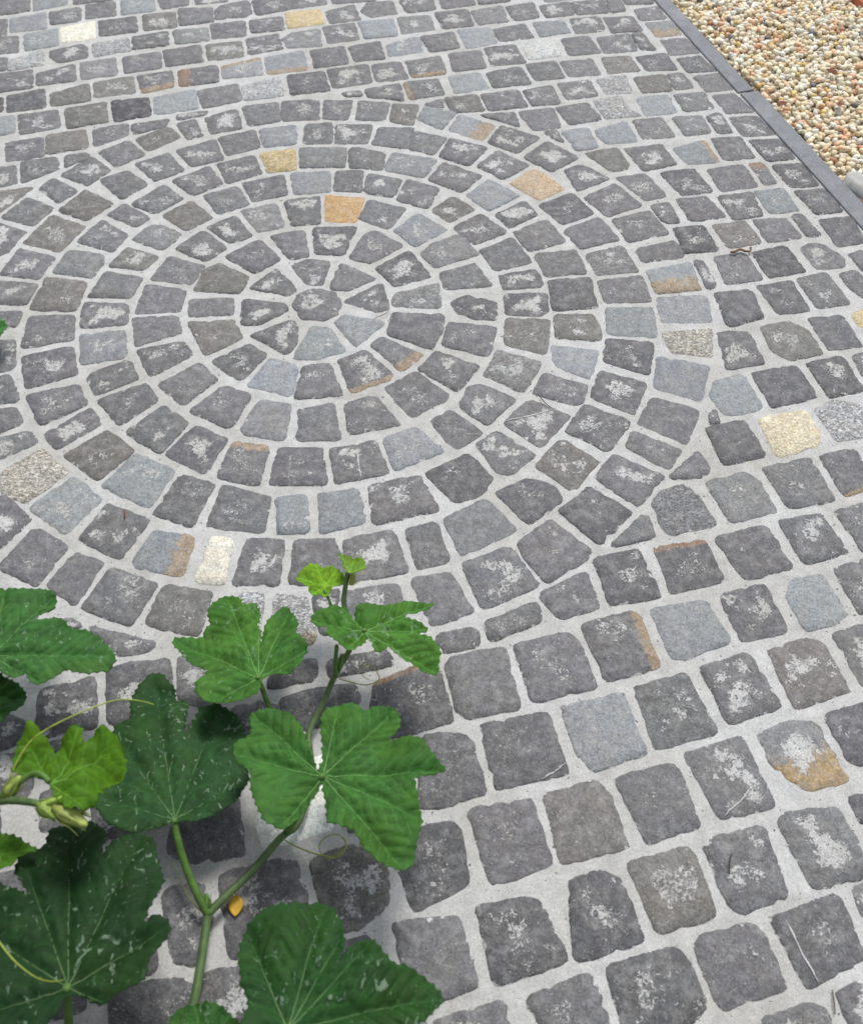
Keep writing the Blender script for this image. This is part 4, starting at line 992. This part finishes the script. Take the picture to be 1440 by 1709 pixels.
leaf('A','glossy dark green leaf with soft pale flecks',(-0.1569,0.2353,0.2300),(-0.0589,0.1768,0.9825),[(-0.2111,0.2826,0.2182),(-0.2197,0.3113,0.2126),(-0.2196,0.3293,0.2093),(-0.2132,0.3477,0.2064),(-0.1965,0.3633,0.2046),(-0.1723,0.3705,0.2047),(-0.1673,0.3625,0.2065),(-0.1644,0.3674,0.2058),(-0.1488,0.3713,0.2060),(-0.1330,0.3737,0.2065),(-0.1159,0.3682,0.2085),(-0.1057,0.3489,0.2126),(-0.0997,0.3283,0.2167),(-0.1035,0.3124,0.2193),(-0.1120,0.2918,0.2225),(-0.0972,0.3188,0.2186),(-0.0775,0.3270,0.2183),(-0.0639,0.3207,0.2202),(-0.0453,0.2979,0.2254),(-0.0303,0.2995,0.2261),(-0.0126,0.2913,0.2286),(0.0042,0.2764,0.2323),(0.0085,0.2657,0.2345),(-0.0088,0.2436,0.2374),(-0.0294,0.2286,0.2389),(-0.0660,0.2046,0.2410),(-0.1139,0.1859,0.2415),(-0.1466,0.2089,0.2354),(-0.1569,0.2178,0.2332),(-0.1634,0.1923,0.2373),(-0.1896,0.2040,0.2337),(-0.2061,0.2334,0.2274),(-0.1998,0.2574,0.2235)],[(-0.2145,0.3422,0.2073),(-0.1278,0.3692,0.2076),(-0.1047,0.3325,0.2156),(0.0053,0.2682,0.2338),(-0.0707,0.3235,0.2193),(-0.1020,0.1912,0.2412),(-0.1982,0.2215,0.2300)],(0.018, 0.06, 0.015),0.004)  # dark green tone that also holds part of the lower edge's shade
leaf('A','smooth dark leaf beside the vine stem',(-0.2678,0.2458,0.1200),(0.0000,0.1961,0.9806),[(-0.3122,0.2591,0.1173),(-0.3058,0.2796,0.1132),(-0.2868,0.2909,0.1110),(-0.2635,0.2907,0.1110),(-0.2407,0.2797,0.1132),(-0.2203,0.2583,0.1175),(-0.2213,0.2264,0.1239),(-0.2590,0.2298,0.1232),(-0.2680,0.2425,0.1206),(-0.2720,0.2268,0.1238),(-0.3025,0.2270,0.1238)],[(-0.2851,0.2889,0.1114),(-0.2411,0.2777,0.1136),(-0.3073,0.2689,0.1154),(-0.2226,0.2358,0.1220)],(0.03, 0.095, 0.02),0.004)
tube_part('stem','A',[(-0.3100,0.2291,0.0200),(-0.3058,0.2891,0.0180),(-0.3014,0.3304,0.0200),(-0.2995,0.3882,0.0220),(-0.2976,0.4127,0.0240),(-0.2795,0.4346,0.0250),(-0.2473,0.4689,0.0240),(-0.2111,0.5171,0.0220),(-0.1882,0.5407,0.0200),(-0.1764,0.6126,0.0180),(-0.1838,0.6728,0.0200),(-0.1644,0.7196,0.0300),(-0.1450,0.7592,0.0500),(-0.1250,0.7868,0.0700),(-0.1192,0.8028,0.0850),(-0.1282,0.8254,0.1000),(-0.1339,0.8459,0.1100),(-0.1298,0.8796,0.1250),(-0.1247,0.8913,0.1400)],0.0062,0.0035)
tube_part('petiole','A',[(-0.2516,0.7180,0.1130),(-0.2468,0.7106,0.0800),(-0.2358,0.6922,0.0500),(-0.2094,0.6634,0.0300),(-0.1828,0.6584,0.0200)],0.0034,0.0042)
tube_part('petiole','A',[(-0.1637,0.8600,0.1220),(-0.1563,0.8482,0.1150),(-0.1503,0.8385,0.1050),(-0.1342,0.8362,0.1000)],0.002,0.0025)
tube_part('petiole','A',[(-0.0986,0.7825,0.1330),(-0.1097,0.7855,0.1100),(-0.1210,0.7859,0.0750)],0.003,0.0036)
tube_part('petiole','A',[(-0.1398,0.7634,0.1200),(-0.1453,0.7601,0.0700),(-0.1456,0.7530,0.0500)],0.003,0.0036)
tube_part('petiole','A',[(-0.1443,0.5471,0.1580),(-0.1627,0.5422,0.1100),(-0.1837,0.5377,0.0600),(-0.2047,0.5222,0.0240)],0.004,0.005)
tube_part('petiole','A',[(-0.3437,0.5148,0.0980),(-0.3382,0.4922,0.0850),(-0.3268,0.4612,0.0600),(-0.3106,0.4310,0.0400),(-0.2976,0.4127,0.0240)],0.0045,0.0058)
tube_part('petiole','A',[(-0.1570,0.2346,0.2280),(-0.1917,0.2365,0.1500),(-0.2469,0.2410,0.0600),(-0.3065,0.2551,0.0200)],0.004,0.005)
tube_part('petiole','A',[(-0.2681,0.2449,0.1180),(-0.2852,0.2490,0.0700),(-0.3068,0.2618,0.0200)],0.003,0.004)
tube_part('stem','B',[(-0.7842,0.4356,0.0300),(-0.7142,0.4812,0.0800),(-0.6074,0.4894,0.1800),(-0.5134,0.4777,0.2500),(-0.4694,0.4683,0.2700),(-0.4488,0.4611,0.2750)],0.006,0.004)
tube_part('petiole','B',[(-0.4038,0.2822,0.2080),(-0.4141,0.2625,0.1500),(-0.4271,0.2201,0.0800),(-0.4861,0.1912,0.0300)],0.0045,0.006)
tube_part('petiole','B',[(-0.4489,0.4896,0.2780),(-0.4687,0.5015,0.2750),(-0.4968,0.4875,0.2650),(-0.5204,0.4770,0.2500)],0.003,0.004)
tube_part('petiole','B',[(-0.6351,0.7455,0.1380),(-0.6757,0.7087,0.1000),(-0.7382,0.6351,0.0600),(-0.7573,0.4762,0.0500)],0.004,0.005)
tube_part('petiole','B',[(-0.6649,0.7263,0.0580),(-0.7000,0.6676,0.0500),(-0.7326,0.5767,0.0500),(-0.7546,0.4682,0.0500)],0.003,0.004)
tube_part('petiole','B',[(-0.8932,1.5360,0.0500),(-0.9758,1.4403,0.0300),(-1.0026,1.0412,0.0200),(-0.9039,0.6046,0.0300),(-0.7870,0.4435,0.0300)],0.003,0.004)
tube_part('petiole','B',[(-0.5471,0.4366,0.1980),(-0.5971,0.4401,0.1500),(-0.6800,0.4737,0.1000)],0.003,0.004)
tube_part('tendril','B',[(-0.5068,0.4786,0.2600),(-0.4992,0.5040,0.2700),(-0.4854,0.5335,0.2800),(-0.4652,0.5520,0.2850),(-0.4295,0.5738,0.2850),(-0.3949,0.5923,0.2800),(-0.3764,0.5991,0.2700),(-0.3620,0.6017,0.2600),(-0.3516,0.6027,0.2500)],0.0013,0.0008)
tube_part('tendril','B',[(-0.5143,0.3679,0.2800),(-0.4737,0.3268,0.2900),(-0.4558,0.3066,0.2900),(-0.4359,0.2882,0.2850),(-0.4156,0.2759,0.2750),(-0.4043,0.2753,0.2600),(-0.3971,0.2800,0.2450)],0.0012,0.0008)
tube_part('tendril','A',[(-0.2080,0.5116,0.0300),(-0.1882,0.5006,0.0300),(-0.1589,0.4896,0.0300),(-0.1373,0.4863,0.0320),(-0.1229,0.4945,0.0340),(-0.1217,0.5070,0.0360),(-0.1336,0.5154,0.0360),(-0.1492,0.5113,0.0340),(-0.1572,0.5028,0.0300),(-0.1536,0.4918,0.0260),(-0.1404,0.4867,0.0240),(-0.1285,0.4906,0.0220),(-0.1211,0.5045,0.0200),(-0.1275,0.5172,0.0200)],0.0011,0.0006)
tube_part('tendril','A',[(-0.1414,0.7507,0.0450),(-0.1244,0.7482,0.0400),(-0.1020,0.7456,0.0350),(-0.0840,0.7516,0.0350),(-0.0821,0.7590,0.0400),(-0.0947,0.7711,0.0500),(-0.1073,0.7681,0.0500),(-0.1054,0.7554,0.0450),(-0.0946,0.7510,0.0400)],0.001,0.0005)
tube_part('tendril','A',[(-0.3002,0.4113,0.0260),(-0.3170,0.4241,0.0300),(-0.3303,0.4405,0.0350),(-0.3439,0.4642,0.0400),(-0.3519,0.4772,0.0420)],0.0011,0.0006)
tube_part('tendril','A',[(-0.1271,0.8719,0.1200),(-0.1188,0.8786,0.1100),(-0.1088,0.9001,0.0900)],0.0008,0.0004)
bud('A',(-0.1228,0.8663,0.1250),(-0.1197,0.8871,0.1300),0.0045,(0.35, 0.4, 0.08),None)
bud('B',(-0.5054,0.4807,0.2550),(-0.4855,0.4979,0.2750),0.008,(0.28, 0.36, 0.07),None)
bud('B',(-0.4578,0.4660,0.2720),(-0.4337,0.4487,0.2700),0.009,(0.25, 0.36, 0.06),None)
bud('B',(-0.4396,0.4622,0.2720),(-0.3984,0.4411,0.2650),0.011,(0.36, 0.42, 0.1),'pale yellow-green flower bud')
bud('B',(-0.4538,0.4610,0.2700),(-0.4264,0.4696,0.2800),0.006,(0.25, 0.38, 0.06),None)
bud('A',(-0.2992,0.4171,0.0270),(-0.3010,0.4363,0.0400),0.005,(0.09, 0.2, 0.04),None)
bud('A',(-0.1419,0.7584,0.0550),(-0.1341,0.7777,0.0750),0.004,(0.1, 0.22, 0.04),None)
# unseen leaves added left of and below the frame to shade its lower part
for i in range(110):
    z = random.uniform(.12, .56)
    if i < 40: vk = 'B'; x = random.uniform(-1.15, -.48); y = random.uniform(-.12, .72)
    else: vk = 'A'; x = random.uniform(-1.0, .55); y = random.uniform(-.75, .16)
    ang = random.uniform(0, 6.28)
    nrm = Vector((random.uniform(-.3, .3), random.uniform(-.35, .2), 1)).normalized(); S_ = random.uniform(.085, .13)
    ux = (Vector((1, 0, 0)) - nrm * nrm.x).normalized(); uy = nrm.cross(ux); nd = Vector((x, y, z)); ol = []; tp = []
    for j in range(40):
        t = (j + .5) / 40 * 2 * math.pi - math.pi; rr = S_ * (.80 + .24 * math.cos(5 * t)) * (1 - .62 * math.exp(-((abs(t) - math.pi) / .16) ** 2)) * (1.04 - .12 * abs(t) / math.pi)
        ol.append(nd + ux * rr * math.cos(t + ang) + uy * rr * math.sin(t + ang))
    for j in range(5):
        t = (j - 2) * 2 * math.pi / 5; tp.append(nd + ux * S_ * math.cos(t + ang) + uy * S_ * math.sin(t + ang))
    if not (max(p.x / (1.4 - p.z) + .26 * p.y / (1.4 - p.z) for p in ol) < -.39 or max(p.y / (1.4 - p.z) for p in ol) < .18): continue
    leaf(vk, 'added dark leaf', nd, nrm, ol, tp, random.choice(((.03, .09, .025), (.022, .07, .022), (.045, .13, .03))), .006, False)
    tube_part('petiole', vk, [nd - nrm * .001, nd + Vector((-.02, 0, -.3 * z)), nd + Vector((-.05, .02, -.7 * z)), (x - .08, y + .02, .012)], .0035, .005)

# ---------------------------------------------------------------- fallen bits on the ground
def dry_leaf(name, c, L, W, rz, mat, label, cat, z=.006, curl=.3, tail=True):
    V = []; N = 9; 
    for i in range(N):
        t = i / (N - 1); ww = W * math.sin(math.pi * min(1, t * .97 + .03)) ** .75 * (1.15 - .4 * t)
        for j in range(-2, 3):
            u = j / 2; V.append(((t - .5) * L, u * ww, abs(u) * ww * curl + curl * .25 * L * (t - .5) ** 2 * 4 * .4 + random.uniform(0, .0006)))
    F = [(i * 5 + j, i * 5 + j + 1, i * 5 + j + 6, i * 5 + j + 5) for i in range(N - 1) for j in range(4)]
    root = bpy.data.objects.new(name, None); COL.objects.link(root); root.location = (c[0], c[1], z); root.rotation_euler.z = rz; tag(root, label, cat)
    b = link('blade', pym('blade', V, F), mat, root); s = b.modifiers.new('thickness', 'SOLIDIFY'); s.thickness = .0005
    v, f = tube_mesh([(-.5 * L - .22 * L, 0, .001), (-.6 * L, .001, .0012), (-.5 * L, 0, .001), (.3 * L, 0, .0006)], [.0007, .0007, .0006, .0003], 6, 3)
    link('stalk', pym('stalk', v, f), mat, root)
g0 = Vector((-0.2671,0.4456,0.0000)); g1 = Vector((-0.2657,0.4118,0.0000)); dd = g1 - g0
dry_leaf('fallen_leaf', (g0 + g1) / 2, dd.length * .82, .0105, math.atan2(dd.y, dd.x), mat_plain('yellow_leaf', (.62, .36, .03), .15, 120, .55), 'small bright yellow fallen leaf on a grey stone by the vine stem', 'leaf', .0075, .12)
M_RED = mat_plain('brown_leaf', (.17, .06, .03), .35, 150, .7)
for (p, L, rz, lab) in (((0.9037,2.4140,0.0000), .034, .6, 'curled dark brown leaf on the gravel next to the kerb joint'), ((1.0674,2.5714,0.0000), .036, 2.2, 'reddish brown leaf lying in the middle of the gravel'), ((1.0490,2.4117,0.0000), .026, 1.2, 'small red brown leaf on gravel, between the middle leaf and the pale rock')):
    dry_leaf('dead_leaf', p, L, L * .3, rz, M_RED, lab, 'leaf', .009, .7)
M_TWIG = mat_plain('dry_twig', (.19, .12, .07), .3, 200, .8); M_DK = mat_plain('dark_twig', (.06, .045, .035), .3, 200, .8)
def twig(pts, r, mat, label, fork=None):
    v, f = tube_mesh(pts, [r * (.7 + .5 * random.random()) for _ in pts], 6, 3); 
    if fork:
        tv, tf = tube_mesh(fork, [r * .8, r * .5], 6, 2); b = len(v); v += tv; f += [tuple(i + b for i in q) for q in tf]
    c = Vector(pts[0]); v = [Vector(q) - c for q in v]
    o = link('twig', pym('twig', v, f), mat); o.location = c; tag(o, label, 'twig')
twig([(0.6596,1.8204,0.0060), (0.6695,1.8198,0.0080), (0.6821,1.8293,0.0070), (0.6922,1.8216,0.0080), (0.7027,1.8214,0.0080), (0.7055,1.8314,0.0100)], .0028, M_TWIG, 'twisted pale brown dry stalk lying across the mortar joint')
twig([(-0.1157,1.6134,0.0040), (-0.0985,1.6220,0.0060), (-0.0862,1.6301,0.0070)], .0008, M_TWIG, 'thin forked dry stalk beside the inner ring of stones', [(-0.0888,1.6332,0.0060), (-0.0823,1.6355,0.0120)])
twig([(0.2109,1.3829,0.0050), (0.2176,1.3663,0.0070), (0.2302,1.3512,0.0060)], .0009, M_DK, 'fine dark twig on the stone crossed by a white vein')
twig([(-0.5397,1.1106,0.0070), (-0.5374,1.1012,0.0070), (-0.5367,1.0926,0.0060)], .0011, mat_plain('red_twig', (.16, .05, .03), .3, 200, .8), 'short reddish stalk on a pale grey ring stone')
twig([(0.4099,0.4944,0.0080), (0.4047,0.4808,0.0090), (0.4023,0.4660,0.0070)], .0010, M_DK, 'curved black stem bit on a white flecked square stone')
twig([(0.5062,0.3194,0.0040), (0.5042,0.3048,0.0060), (0.5027,0.2907,0.0040)], .0009, M_DK, 'straight thin black stem bit lying in the mortar')
